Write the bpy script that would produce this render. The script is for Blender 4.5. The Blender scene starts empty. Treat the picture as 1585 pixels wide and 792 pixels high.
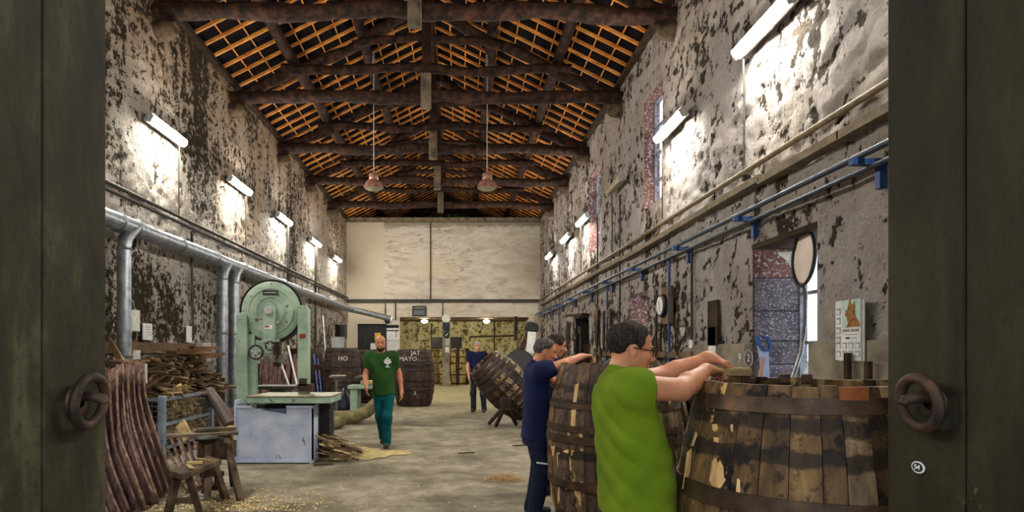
import bpy, bmesh, math, random
import numpy as np
from mathutils import Vector, Matrix
rnd = random.Random(7)
scene = bpy.context.scene
COL = scene.collection
PI = math.pi

# ------------------------------------------------------------------ camera, world, exposure
FOC = 920.0; VPX, VPY = 712.0, 544.0; CAMZ = 1.5
cd = bpy.data.cameras.new('camera'); cam = bpy.data.objects.new('camera', cd); COL.objects.link(cam)
cd.sensor_width = 36.0; cd.lens = FOC / 1585 * 36
cd.shift_x = (792.5 - VPX) / 1585; cd.shift_y = (VPY - 396) / 1585
cd.clip_start = 0.05; cd.clip_end = 300
cam.location = (0, 0, CAMZ); cam.rotation_euler = (PI / 2, 0, 0)
scene.camera = cam
world = bpy.data.worlds.new('sky'); scene.world = world; world.use_nodes = True
wb = world.node_tree.nodes['Background']
wb.inputs[0].default_value = (0.82, 0.90, 1.0, 1); wb.inputs[1].default_value = 0.8
scene.view_settings.view_transform = 'Standard'; scene.view_settings.look = 'None'
scene.view_settings.exposure = 2.0; scene.view_settings.gamma = 1.0
FIX_E = 68.0          # strength of the fluorescent diffusers
FIX_C = (1.0, 0.94, 0.83)
BULB_E = 110.0

def P(px, py, Y):
    return Vector(((px - VPX) / FOC * Y, Y, CAMZ - (py - VPY) / FOC * Y))
def FL(px, py):
    Y = CAMZ * FOC / (py - VPY); return Vector(((px - VPX) / FOC * Y, Y, 0))

# ------------------------------------------------------------------ mesh helpers
WLOC = {}
def wloc(o):
    return WLOC.get(o.name, Vector((0, 0, 0)))
class MB:
    def __init__(s): s.v = []; s.f = []; s.m = []; s.mi = 0
    def add(s, vs, fs):
        b = len(s.v); s.v.extend([Vector(v) for v in vs]); s.f.extend([tuple(i + b for i in f) for f in fs]); s.m.extend([s.mi] * len(fs)); return s
    def box(s, c, d, R=None):
        c = Vector(c); hx, hy, hz = d[0] / 2, d[1] / 2, d[2] / 2
        vs = [Vector((x, y, z)) for z in (-hz, hz) for y in (-hy, hy) for x in (-hx, hx)]
        if R is not None: vs = [R @ v for v in vs]
        return s.add([c + v for v in vs], [(0, 2, 3, 1), (4, 5, 7, 6), (0, 1, 5, 4), (2, 6, 7, 3), (0, 4, 6, 2), (1, 3, 7, 5)])
    def bar(s, a, b, w, h, up=(0, 0, 1)):
        a, b = Vector(a), Vector(b); d = b - a; L = d.length; d.normalize()
        u = Vector(up); r = d.cross(u)
        if r.length < 1e-4: r = d.cross(Vector((1, 0, 0)))
        r.normalize(); u = r.cross(d)
        R = Matrix((r, d, u)).transposed()
        return s.box((a + b) / 2, (w, L, h), R)
    def tube(s, pts, r, n=10, cap=True, flat=1.0):
        pts = [Vector(p) for p in pts]; N = len(pts)
        rs = r if isinstance(r, (list, tuple)) else [r] * N
        t0 = (pts[1] - pts[0]).normalized()
        ref = Vector((0, 0, 1)) if abs(t0.z) < .9 else Vector((1, 0, 0))
        a = t0.cross(ref).normalized(); vs = []
        for i in range(N):
            t = (pts[min(i + 1, N - 1)] - pts[max(i - 1, 0)]).normalized()
            a = (a - t * a.dot(t)).normalized(); b = t.cross(a)
            for k in range(n):
                th = 2 * PI * k / n
                vs.append(pts[i] + (a * math.cos(th) + b * math.sin(th) * flat) * rs[i])
        fs = []
        for i in range(N - 1):
            for k in range(n):
                fs.append((i * n + k, i * n + (k + 1) % n, (i + 1) * n + (k + 1) % n, (i + 1) * n + k))
        if cap:
            fs.append(tuple(range(n - 1, -1, -1))); fs.append(tuple((N - 1) * n + k for k in range(n)))
        return s.add(vs, fs)
    def cyl(s, a, b, r, r2=None, n=16): return s.tube([a, b], [r, r if r2 is None else r2], n)
    def lathe(s, prof, c=(0, 0, 0), ax=(0, 0, 1), n=24, a0=0, a1=2 * PI):
        ax = Vector(ax).normalized(); ref = Vector((1, 0, 0)) if abs(ax.x) < .9 else Vector((0, 1, 0))
        u = (ref - ax * ref.dot(ax)).normalized(); w = ax.cross(u); c = Vector(c)
        vs = [c + ax * z + (u * math.cos(2 * PI * k / n) + w * math.sin(2 * PI * k / n)) * r for r, z in prof for k in range(n)]
        fs = [(i * n + k, i * n + (k + 1) % n, (i + 1) * n + (k + 1) % n, (i + 1) * n + k) for i in range(len(prof) - 1) for k in range(n)]
        return s.add(vs, fs)
    def torus(s, c, ax, R, r, n=28, m=8):
        prof = [(R + r * math.cos(2 * PI * k / m), r * math.sin(2 * PI * k / m)) for k in range(m + 1)]
        return s.lathe(prof, c, ax, n)
    def prism(s, poly, a, u, w, d):
        # polygon (2d) in plane spanned by u,w at a, extruded along vector d
        a, u, w, d = Vector(a), Vector(u), Vector(w), Vector(d); n = len(poly)
        vs = [a + u * x + w * y for x, y in poly]; vs += [v + d for v in vs]
        fs = [tuple(range(n)), tuple(range(2 * n - 1, n - 1, -1))] + [(i, i + n, (i + 1) % n + n, (i + 1) % n) for i in range(n)]
        return s.add(vs, fs)
    def build(s, name, mat=None, parent=None, smooth=False, bevel=0, loc=None):
        me = bpy.data.meshes.new(name)
        off = wloc(parent) if parent is not None else Vector(loc or (0, 0, 0))
        me.from_pydata([tuple(v - off) for v in s.v], [], s.f); me.validate(clean_customdata=False)
        mats = mat if isinstance(mat, (list, tuple)) else [mat]
        for m in mats:
            if m: me.materials.append(m)
        if len(mats) > 1 and len(me.polygons) == len(s.m): me.polygons.foreach_set('material_index', s.m)
        bm = bmesh.new(); bm.from_mesh(me); bmesh.ops.recalc_face_normals(bm, faces=bm.faces); bm.to_mesh(me); bm.free()
        o = bpy.data.objects.new(name, me); COL.objects.link(o)
        if parent is not None: o.parent = parent; WLOC[o.name] = off
        elif loc: o.location = loc; WLOC[o.name] = off
        if bevel:
            b = o.modifiers.new('bevel', 'BEVEL'); b.width = bevel; b.segments = 2; b.limit_method = 'ANGLE'
        if smooth:
            me.polygons.foreach_set('use_smooth', [True] * len(me.polygons))
            if smooth != 'all':
                me.set_sharp_from_angle(angle=math.radians(40))
        return o
def thing(name, label, cat, loc=(0, 0, 0), group=None):
    o = bpy.data.objects.new(name, None); COL.objects.link(o); o.location = loc; o.empty_display_size = .1
    WLOC[o.name] = Vector(loc); o['label'] = label; o['category'] = cat
    if group: o['group'] = group
    return o
def tag(o, label, cat, group=None, kind=None):
    o['label'] = label; o['category'] = cat
    if group: o['group'] = group
    if kind: o['kind'] = kind
    return o
def struct(o): o['kind'] = 'structure'; return o
def dup(root, loc, rot=None, label=None, group=None):
    r = root.copy(); COL.objects.link(r); r.location = loc; WLOC[r.name] = Vector(loc)
    if rot is not None: r.rotation_euler = rot
    if label: r['label'] = label
    if group: r['group'] = group
    for ch in list(root.children):
        c = ch.copy(); COL.objects.link(c); c.parent = r
        for g in ch.children:
            d = g.copy(); COL.objects.link(d); d.parent = c
    return r

# ------------------------------------------------------------------ materials
MATS = {}
def lin(c):
    return tuple(((x / 255) / 12.92 if x / 255 <= .04045 else (((x / 255) + .055) / 1.055) ** 2.4) for x in c)
class NT:
    def __init__(s, name):
        m = bpy.data.materials.new(name); m.use_nodes = True; s.m = m; s.t = m.node_tree; s.b = s.t.nodes['Principled BSDF']; s.out = s.t.nodes['Material Output']
        MATS[name] = m
    def n(s, typ, **kw):
        nd = s.t.nodes.new(typ)
        for k, v in kw.items(): setattr(nd, k, v)
        return nd
    def l(s, a, b): s.t.links.new(a, b)
    def coord(s, stretch=(1, 1, 1), rnd=False, kind='Object'):
        tc = s.n('ShaderNodeTexCoord'); mp = s.n('ShaderNodeMapping'); mp.inputs['Scale'].default_value = stretch
        s.l(tc.outputs[kind], mp.inputs['Vector'])
        if rnd:
            oi = s.n('ShaderNodeObjectInfo'); mul = s.n('ShaderNodeMath', operation='MULTIPLY'); mul.inputs[1].default_value = 57.3
            s.l(oi.outputs['Random'], mul.inputs[0]); cx = s.n('ShaderNodeCombineXYZ')
            for i in range(3): s.l(mul.outputs[0], cx.inputs[i])
            s.l(cx.outputs[0], mp.inputs['Location'])
        return mp.outputs['Vector']
    def noise(s, vec, scale, detail=5, rough=.6, dist=0):
        nd = s.n('ShaderNodeTexNoise'); s.l(vec, nd.inputs['Vector']); nd.inputs['Scale'].default_value = scale
        nd.inputs['Detail'].default_value = detail; nd.inputs['Roughness'].default_value = rough; nd.inputs['Distortion'].default_value = dist
        return nd.outputs['Fac']
    def ramp(s, fac, stops):
        r = s.n('ShaderNodeValToRGB'); e = r.color_ramp.elements
        while len(e) < len(stops): e.new(.5)
        for el, (p, c) in zip(e, stops): el.position = p; el.color = (*c[:3], 1) if not isinstance(c, (int, float)) else (c, c, c, 1)
        s.l(fac, r.inputs[0]); return r.outputs[0]
    def mix(s, fac, a, b, mode='MIX'):
        m = s.n('ShaderNodeMix', data_type='RGBA', blend_type=mode)
        if isinstance(fac, (int, float)): m.inputs[0].default_value = fac
        else: s.l(fac, m.inputs[0])
        for i, x in ((6, a), (7, b)):
            if isinstance(x, tuple): m.inputs[i].default_value = (*x[:3], 1)
            else: s.l(x, m.inputs[i])
        return m.outputs[2]
    def math(s, op, a, b=0.0, clamp=False):
        m = s.n('ShaderNodeMath', operation=op); m.use_clamp = clamp
        for i, x in ((0, a), (1, b)):
            if isinstance(x, (int, float)): m.inputs[i].default_value = x
            else: s.l(x, m.inputs[i])
        return m.outputs[0]
    def smooth(s, v, lo, hi):
        m = s.n('ShaderNodeMapRange', interpolation_type='SMOOTHSTEP'); s.l(v, m.inputs[0]); m.inputs[1].default_value = lo; m.inputs[2].default_value = hi
        return m.outputs[0]
    def bump(s, h, strength=.3, dist=.02):
        b = s.n('ShaderNodeBump'); b.inputs['Strength'].default_value = strength; b.inputs['Distance'].default_value = dist
        s.l(h, b.inputs['Height']); s.l(b.outputs[0], s.b.inputs['Normal'])
    def base(s, c):
        if isinstance(c, tuple): s.b.inputs['Base Color'].default_value = (*c[:3], 1)
        else: s.l(c, s.b.inputs['Base Color'])
    def set(s, rough=.6, metal=0, spec=.5):
        s.b.inputs['Roughness'].default_value = rough; s.b.inputs['Metallic'].default_value = metal; s.b.inputs['Specular IOR Level'].default_value = spec
def M(name, c1, c2, c3=None, scale=6, stretch=(1, 1, 1), detail=6, rough=.7, metal=0, bump=.25, bdist=.01, bscale=None, lo=.35, hi=.65, rv=0.0, speck=None, spec=.4, rnd=False, nrough=.6, hue=0):
    """colours as sRGB 0-255; noise between c1..c2(..c3), optional speck=(colour, scale, threshold)"""
    k = NT(name); v = k.coord(stretch, rnd)
    nz = k.noise(v, scale, detail, nrough)
    st = [(lo, lin(c1)), (hi, lin(c2))] if c3 is None else [(lo, lin(c1)), ((lo + hi) / 2, lin(c2)), (hi, lin(c3))]
    col = k.ramp(nz, st)
    if speck:
        sp = k.noise(v, speck[1], 5, .65); f = k.smooth(sp, speck[2], speck[2] + .05); col = k.mix(f, col, lin(speck[0]))
    if rv:
        oi = k.n('ShaderNodeObjectInfo'); h = k.n('ShaderNodeHueSaturation')
        vv = k.math('MULTIPLY_ADD', oi.outputs['Random'], 2 * rv); 
        k.t.nodes[-1].inputs[2].default_value = 1 - rv
        k.l(vv, h.inputs['Value']); k.l(col, h.inputs['Color'])
        if hue:
            hh = k.math('MULTIPLY_ADD', oi.outputs['Random'], hue); k.t.nodes[-1].inputs[2].default_value = .5 - hue / 2; k.l(hh, h.inputs['Hue'])
        col = h.outputs[0]
    k.base(col); k.set(rough, metal, spec)
    if bump: k.bump(nz if bscale is None else k.noise(v, bscale, 6, .65), bump, bdist)
    return k.m

WOODROOF = M('log_wood', (18, 12, 10), (44, 28, 21), (74, 47, 34), scale=7, detail=8, stretch=(1, 1, 1), rough=.8, bump=.6, bdist=.02, bscale=22, spec=.2)
RAFTER = M('rafter_wood', (176, 100, 36), (226, 158, 78), scale=3, stretch=(.8, 3, 3), rough=.55, bump=.1, rv=.22, rnd=True, spec=.4)
TILEDARK = M('roof_underside', (14, 11, 14), (26, 21, 24), scale=4, rough=.95, bump=.3, spec=.1)
GALV = M('galvanized_steel', (120, 128, 138), (168, 174, 180), scale=9, rough=.42, metal=.75, bump=.05, spec=.5)
PIPED = M('dark_pipe', (40, 40, 38), (66, 62, 54), scale=8, rough=.6, metal=.2, bump=.1)
PIPET = M('tan_pipe', (92, 80, 60), (128, 112, 86), scale=8, rough=.6, bump=.1)
BLUEP = M('blue_paint', (22, 46, 92), (40, 78, 140), scale=10, rough=.5, bump=.1, speck=((70, 66, 60), 20, .66))
BLUEPIPE = M('worn_blue_pipe', (34, 44, 56), (56, 68, 84), scale=7, rough=.5, metal=.2, bump=.1)
GREENP = M('green_machine_paint', (124, 148, 130), (160, 182, 160), scale=4, detail=8, rough=.5, bump=.1, speck=((90, 72, 50), 10, .62))
GREEND = M('dark_green_paint', (52, 76, 62), (86, 112, 92), scale=6, rough=.55, bump=.1, speck=((50, 40, 28), 14, .62))
BLUEGR = M('grey_blue_sheet', (156, 168, 192), (188, 198, 218), scale=3.5, detail=8, rough=.5, bump=.08, speck=((110, 106, 114), 9, .63))
CAGEP = M('cage_paint', (110, 128, 150), (150, 164, 180), scale=8, rough=.5, metal=.3, bump=.08, speck=((84, 70, 56), 18, .62))
IRON = M('rusty_iron', (30, 26, 24), (66, 50, 40), (96, 66, 46), scale=8, rough=.65, metal=.4, bump=.25, bscale=30)
HOOPI = M('hoop_iron', (46, 36, 28), (88, 66, 46), scale=9, rough=.55, metal=.45, bump=.2, bscale=40, speck=((110, 72, 46), 9, .64))
STEEL = M('worn_steel', (110, 112, 112), (160, 160, 156), scale=9, rough=.38, metal=.8, bump=.05)
BLACK = M('black_matter', (16, 16, 17), (34, 33, 32), scale=8, rough=.6, bump=.1)
PAPER = M('paper', (205, 205, 205), (228, 228, 226), scale=6, rough=.8, bump=.03)
WHITEP = M('white_paint', (196, 196, 190), (222, 222, 216), scale=6, rough=.5, bump=.03)
GREYP = M('grey_plastic', (150, 152, 150), (180, 182, 180), scale=6, rough=.5, bump=.03)
INK = M('printed_ink', (20, 22, 26), (34, 36, 40), scale=6, rough=.8, bump=0)
INKG = M('grey_ink', (130, 138, 150), (160, 166, 176), scale=20, rough=.8, bump=0)
CHALK = M('chalk', (190, 186, 180), (226, 222, 214), scale=30, rough=.95, bump=.1)
OFFCUT = M('offcut_wood', (62, 48, 38), (112, 90, 68), (158, 134, 104), scale=5, stretch=(.7, 4, 4), rough=.8, bump=.3, rv=.55, rnd=True, spec=.2, hue=.02)
CHIP = M('split_wood', (140, 118, 78), (196, 172, 126), scale=5, stretch=(.7, 4, 4), rough=.8, bump=.2, rv=.35, rnd=True, spec=.2)
GREYWOOD = M('grey_old_wood', (70, 60, 50), (124, 110, 92), scale=5, stretch=(1, 1, 1), rough=.85, bump=.4, rv=.25, rnd=True, spec=.2)
STOOLW = M('stool_wood', (44, 36, 28), (98, 80, 62), scale=6, rough=.85, bump=.4, rv=.15, rnd=True, spec=.2)
STAVEP = M('purple_stave', (58, 42, 42), (104, 78, 74), (136, 108, 96), scale=4, stretch=(4, 4, .6), rough=.7, bump=.3, rv=.4, rnd=True, speck=((44, 28, 26), 9, .60), spec=.3, hue=.03)
STAVEE = M('stave_edge_wood', (84, 62, 56), (150, 122, 98), scale=8, rough=.8, bump=.2, rv=.2, rnd=True)
DARKPLANK = M('dark_plank', (34, 26, 20), (72, 56, 42), scale=5, rough=.85, bump=.3, rv=.2, rnd=True, spec=.2)
BROWNP = M('brown_board', (86, 66, 44), (116, 92, 62), scale=4, rough=.8, bump=.2)
HOSE = M('hose_cloth', (96, 88, 58), (134, 124, 84), scale=14, rough=.8, bump=.3)
BAG = M('black_plastic_bag', (14, 18, 30), (40, 50, 74), scale=5, rough=.25, bump=.5, bdist=.03)
COPPER = M('lamp_metal', (120, 84, 72), (166, 122, 104), scale=8, rough=.4, metal=.3, bump=.03)
REDP = M('red_paint', (120, 30, 26), (150, 44, 36), scale=8, rough=.6, bump=.05)
YELL = M('yellow_paint', (180, 140, 40), (210, 170, 60), scale=8, rough=.6, bump=.05)
SHAVE = M('wood_shavings', (150, 128, 84), (214, 192, 140), scale=30, rough=.9, bump=.1)
PVC = M('grey_brown_pipe', (66, 54, 52), (90, 76, 70), scale=6, rough=.5, bump=.05)
GRAN = M('granite_block', (70, 60, 64), (112, 100, 104), scale=5, rough=.85, bump=.4, bscale=26, rv=.12, speck=((178, 168, 174), 48, .56))
JAMBRED = None
def stavemat(name, c1, c2, c3, band=True, patch=None, pthr=.62, dark=(20, 15, 12), dthr=.58):
    k = NT(name); v = k.coord((7, 7, .9), True); vo = k.coord((1, 1, 1), True)
    nz = k.noise(v, 2.2, 7, .62)
    col = k.ramp(nz, [(.3, lin(c1)), (.5, lin(c2)), (.7, lin(c3))])
    oi = k.n('ShaderNodeObjectInfo'); h = k.n('ShaderNodeHueSaturation')
    vv = k.math('MULTIPLY_ADD', oi.outputs['Random'], .9); k.t.nodes[-1].inputs[2].default_value = .55
    k.l(vv, h.inputs['Value']); k.l(col, h.inputs['Color']); col = h.outputs[0]
    d = k.noise(k.coord((1.4, 1.4, 1.0), True), 3.2, 6, .7); col = k.mix(k.smooth(d, dthr, dthr + .06), col, lin(dark))
    if band:   # stains left where hoops used to sit
        tz = k.n('ShaderNodeTexCoord'); sz = k.n('ShaderNodeSeparateXYZ'); k.l(tz.outputs['Object'], sz.inputs[0]); nn = k.noise(vo, 8, 6, .7); ob = k.n('ShaderNodeObjectInfo')
        zz = k.math('ADD', sz.outputs[2], k.math('ADD', k.math('MULTIPLY', k.math('SUBTRACT', nn, .5), .10), k.math('MULTIPLY', k.math('SUBTRACT', ob.outputs['Random'], .5), .025)))
        st_ = [(0, 0)]
        for z0, z1 in ((.16, .21), (.40, .46), (.66, .72), (1.06, 1.12), (1.19, 1.24)): st_ += [((z0 - .008) / 1.6, 0), (z0 / 1.6, 1), (z1 / 1.6, 1), ((z1 + .008) / 1.6, 0)]
        s = k.ramp(k.math('MULTIPLY', zz, 1 / 1.6), st_)
        col = k.mix(k.math('MULTIPLY', s, .82), col, lin((27, 20, 16)))
    fm = k.noise(k.coord((2.5, 2.5, 2.2), True), 7, 6, .72); col = k.mix(k.math('MULTIPLY', k.smooth(fm, .53, .62), .7), col, lin(dark))
    if patch:
        p = k.noise(k.coord((2.2, 2.2, .8), True), 3.4, 5, .62); col = k.mix(k.smooth(p, pthr, pthr + .03), col, lin(patch))
    k.base(col); k.set(.72, 0, .3); k.bump(k.noise(v, 5, 6, .7), .35, .012)
    return k.m
ST_DARK = stavemat('dark_cask_stave', (40, 29, 25), (72, 54, 46), (98, 76, 64), band=True)
ST_BROWN = stavemat('worn_brown_stave', (54, 39, 24), (98, 73, 44), (134, 104, 64), band=True, patch=(206, 164, 100), pthr=.66, dthr=.55)
ST_MID = stavemat('weathered_stave', (60, 48, 35), (108, 88, 64), (146, 122, 90), band=True, patch=(196, 160, 104), pthr=.65, dthr=.56)
ST_RAW = stavemat('raw_wood_stave', (128, 102, 68), (172, 142, 100), (204, 174, 128), band=True, dark=(70, 52, 34), dthr=.57)
ST_YEL = stavemat('yellow_raw_stave', (128, 110, 62), (176, 154, 92), (206, 184, 118), band=False, dark=(60, 48, 26), dthr=.53)

# ------------------------------------------------------------------ numpy noise
_rs = np.random.RandomState(3); _PERM = _rs.permutation(512); _PERM = np.concatenate([_PERM, _PERM]); _GR = _rs.rand(512, 2) * 2 - 1
def pnoise(x, y):
    x = np.asarray(x, float); y = np.asarray(y, float); xi = np.floor(x).astype(int); yi = np.floor(y).astype(int); xf = x - xi; yf = y - yi
    u = xf * xf * (3 - 2 * xf); w = yf * yf * (3 - 2 * yf)
    def g(a, b, dx, dy):
        h = _GR[_PERM[(_PERM[a & 511] + b) & 511] & 511]; return h[..., 0] * dx + h[..., 1] * dy
    n00 = g(xi, yi, xf, yf); n10 = g(xi + 1, yi, xf - 1, yf); n01 = g(xi, yi + 1, xf, yf - 1); n11 = g(xi + 1, yi + 1, xf - 1, yf - 1)
    return (n00 * (1 - u) + n10 * u) * (1 - w) + (n01 * (1 - u) + n11 * u) * w
def fbm(x, y, o=4, r=.5):
    t = 0; a = 1; f = 1
    for i in range(o): t = t + a * pnoise(x * f + 17 * i, y * f + 31 * i); a *= r; f *= 2.03
    return t

# ------------------------------------------------------------------ wall materials
def wallmat(name, plaster1, plaster2, ochre, grime1, grime2, fine=9.0, thr=.5, lump=6.0, bstr=.7, bdist=.12, st=(1, 1, 1), och=.0, ochre2=(186, 150, 114), nw=1.0):
    k = NT(name); v = k.coord(st)
    at = k.n('ShaderNodeAttribute', attribute_name='grime'); g = at.outputs['Fac']
    n1 = k.noise(v, fine, 8, .68, .3); n2 = k.noise(v, 2.1, 6, .62, .4); n3 = k.noise(v, lump, 8, .62, .2); n4 = k.noise(v, .5, 3, .5)
    n5 = k.noise(v, fine * 3.1, 6, .7)
    vs = k.coord((1.6, 1.6, .3) if st[0] == 1 else (.5, .5, 1.6)); ns = k.noise(vs, 2.6, 6, .65)
    col = k.ramp(n2, [(.32, lin(plaster2)), (.62, lin(plaster1))])
    col = k.mix(k.math('MULTIPLY', k.smooth(n4, .46, .66), .6), col, lin(ochre))
    c_ = lambda n, w: k.math('MULTIPLY', k.math('SUBTRACT', n, .5), w)
    mott = k.math('ADD', k.math('MULTIPLY', n5, .6), k.math('MULTIPLY', n1, .4)); col = k.mix(k.math('MULTIPLY', k.smooth(mott, .5, .66), .45), col, lin((124, 114, 102)))
    oc = k.n('ShaderNodeAttribute', attribute_name='ochre'); col = k.mix(k.math('MULTIPLY', oc.outputs['Fac'], och), col, lin(ochre2))
    h = k.math('ADD', k.math('ADD', c_(n1, 1.5 * nw), c_(n5, .9 * nw)), k.math('ADD', c_(n3, .8), c_(ns, .9)))
    t = k.math('ADD', h, g)
    f = k.smooth(t, thr, thr + .09)
    dark = k.ramp(n3, [(.35, lin(grime1)), (.7, lin(grime2))])
    col = k.mix(f, col, dark)
    f2 = k.smooth(k.math('ADD', ns, k.math('MULTIPLY', g, 1.2)), .5, .85); col = k.mix(k.math('MULTIPLY', f2, .5), col, lin((84, 74, 58)), 'MIX')
    k.base(col); k.set(.92, 0, .15)
    hb = k.math('ADD', k.math('MULTIPLY', n3, .8), k.math('ADD', k.math('MULTIPLY', n1, 1.0), k.math('MULTIPLY', n5, .6))); k.bump(hb, bstr, bdist)
    return k.m
WALL_L = wallmat('left_wall_plaster', (232, 222, 210), (198, 188, 176), (206, 176, 138), (34, 28, 22), (78, 66, 46), fine=10, thr=.05, bstr=1.0, och=.8)
WALL_R = wallmat('right_wall_plaster', (232, 224, 220), (198, 188, 184), (208, 196, 180), (42, 36, 32), (92, 82, 72), fine=7, thr=.085, bstr=1.0, bdist=.18, och=.25, nw=.75)
def endmat():
    k = NT('end_wall_plaster'); v = k.coord((.45, .45, 1.3)); n1 = k.noise(v, 2.2, 9, .66, .5); n2 = k.noise(k.coord(), .7, 4, .55); n3 = k.noise(k.coord((.6, .6, 2.2)), 5, 9, .72, .8)
    col = k.ramp(n1, [(.34, lin((168, 158, 142))), (.52, lin((198, 190, 176))), (.66, lin((206, 200, 188)))]); col = k.mix(k.math('MULTIPLY', k.smooth(n2, .5, .68), .5), col, lin((196, 178, 148)))
    pm = k.smooth(k.noise(k.coord((.5, .5, 1)), 1.1, 4, .6), .44, .6); col = k.mix(k.math('MULTIPLY', k.math('MULTIPLY', k.smooth(n3, .53, .63), pm), .75), col, lin((112, 100, 82)))
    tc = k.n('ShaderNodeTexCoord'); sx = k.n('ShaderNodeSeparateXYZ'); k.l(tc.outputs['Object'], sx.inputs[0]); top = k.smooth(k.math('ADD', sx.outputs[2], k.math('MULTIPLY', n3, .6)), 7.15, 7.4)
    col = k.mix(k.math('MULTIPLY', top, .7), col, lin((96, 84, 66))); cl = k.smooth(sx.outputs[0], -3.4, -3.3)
    col = k.mix(k.math('MULTIPLY', k.math('SUBTRACT', 1.0, cl), .8), col, lin((196, 184, 162)))
    k.base(col); k.set(.9, 0, .15); k.bump(n1, .3, .04); return k.m
WALL_E = endmat()
WALL_B = wallmat('annex_wall_stone', (206, 198, 160), (164, 156, 118), (184, 172, 128), (60, 52, 34), (118, 108, 76), fine=4, thr=.03, bstr=.9)
DADO = M('smooth_cement', (92, 86, 74), (130, 122, 108), (150, 142, 126), scale=2.2, detail=8, rough=.85, bump=.3, bscale=14)
JAMB = M('limewashed_jamb', (118, 100, 108), (186, 172, 186), scale=14, detail=8, rough=.85, bump=.5, bscale=24, lo=.42, hi=.55)
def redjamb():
    k = NT('red_lit_jamb'); v = k.coord(); n1 = k.noise(v, 24, 8, .75); n2 = k.noise(v, 1.3, 4, .6)
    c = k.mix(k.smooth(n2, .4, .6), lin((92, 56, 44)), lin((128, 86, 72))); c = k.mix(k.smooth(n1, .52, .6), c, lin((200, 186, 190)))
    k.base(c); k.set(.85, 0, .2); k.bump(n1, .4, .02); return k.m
RJ = redjamb()  # red light on the window jambs, painted into their colour

XL, XR, YE, YB, ZT = -5.0, 3.54, 26.1, 33.0, 7.35
CX = (XL + XR) / 2; HALF = (XR - XL) / 2
def grid_axis(lo, hi, step, cuts):
    a = set(np.round(np.arange(lo, hi, step), 4).tolist()) | {lo, hi}
    for c in cuts:
        a = {t for t in a if abs(t - c) > step * .4}
    return np.array(sorted(a | set(cuts)))
def rough_wall(name, mat, X, sgn, holes, grime, amp=.05, crev=.32, y0=.3):
    """wall in the plane x=X facing sgn; holes = [(y0,y1,z0,z1)]; grime(y,z)->offset"""
    cy_ = sorted({c for h in holes for c in h[:2]} | {y0, YB, 14.0}); cz_ = sorted({c for h in holes for c in h[2:]} | {0, ZT})
    ys = np.unique(np.concatenate([grid_axis(y0, 14.0, .042, [c for c in cy_ if c <= 14]), grid_axis(14.0, YB, .085, [c for c in cy_ if c >= 14])])); zs = grid_axis(0, ZT, .044, cz_)
    Y, Z = np.meshgrid(ys, zs, indexing='ij')
    wy = Y + .12 * fbm(Y * 2.2 + 3, Z * 2.2, 2); wz = Z + .12 * fbm(Y * 2.2 + 50, Z * 2.2, 2)
    lump = np.abs(fbm(wy * 1.7, wz * 1.9 + X, 4, .55)); fine_ = fbm(wy * 5.5, wz * 6.5, 3, .6)
    d = amp * (.8 * fbm(Y * .8 + X, Z * .8, 3) + 1.1 * lump + .55 * fine_)
    e = np.ones_like(d)
    for h in holes:
        dist = np.maximum(np.maximum(h[0] - Y, Y - h[1]), np.maximum(h[2] - Z, Z - h[3])); e = np.minimum(e, np.clip(dist / .15, 0, 1))
    d = d * e
    V = np.stack([np.full_like(Y, X) + sgn * d, Y, Z], -1).reshape(-1, 3)
    ny, nz = len(ys), len(zs); idx = np.arange(ny * nz).reshape(ny, nz)
    yc = (ys[:-1] + ys[1:]) / 2; zc = (zs[:-1] + zs[1:]) / 2; keep = np.ones((ny - 1, nz - 1), bool)
    for h in holes:
        keep &= ~(((yc[:, None] > h[0]) & (yc[:, None] < h[1])) & ((zc[None] > h[2]) & (zc[None] < h[3])))
    q = np.stack([idx[:-1, :-1], idx[1:, :-1], idx[1:, 1:], idx[:-1, 1:]], -1)[keep]
    if sgn > 0: q = q[:, ::-1]      # outward normal towards the room
    return mesh_np(name, V, q[:, ::-1], mat, {'grime': (grime(Y, Z) + crev * (np.exp(-(lump / .07) ** 2) * .5 - fine_ * .35 - .08)).reshape(-1), 'ochre': np.clip((Z - 4.9 + 1.2 * fbm(Y * .5, Z * .5, 3)) / 2.2, 0, 1).reshape(-1)})
def mesh_np(name, V, Q, mat, attrs=None, smooth=True, parent=None):
    me = bpy.data.meshes.new(name); me.vertices.add(len(V)); me.vertices.foreach_set('co', np.asarray(V, np.float32).ravel())
    k = Q.shape[1]; me.loops.add(Q.size); me.loops.foreach_set('vertex_index', Q.astype(np.int32).ravel()); me.polygons.add(len(Q))
    me.polygons.foreach_set('loop_start', np.arange(len(Q), dtype=np.int32) * k); me.polygons.foreach_set('loop_total', np.full(len(Q), k, np.int32))
    me.update(calc_edges=True)
    for n, a in (attrs or {}).items():
        at = me.attributes.new(n, 'FLOAT', 'POINT'); at.data.foreach_set('value', np.asarray(a, np.float32))
    me.polygons.foreach_set('use_smooth', np.full(len(Q), smooth)); me.validate()
    if mat: me.materials.append(mat)
    o = bpy.data.objects.new(name, me); COL.objects.link(o)
    if parent is not None: o.parent = parent
    return o
def blob(y, z, cy, cz, ry, rz): return np.exp(-((y - cy) / ry) ** 2 - ((z - cz) / rz) ** 2)
def streak(y, z, cy, w, z0, z1):
    return np.exp(-((y - cy - .15 * fbm(z * .8, y * 0 + cy, 2)) / w) ** 2) * np.clip((z1 - z) / .5, 0, 1) * np.clip((z - z0) / 1.2, 0, 1)

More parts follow.
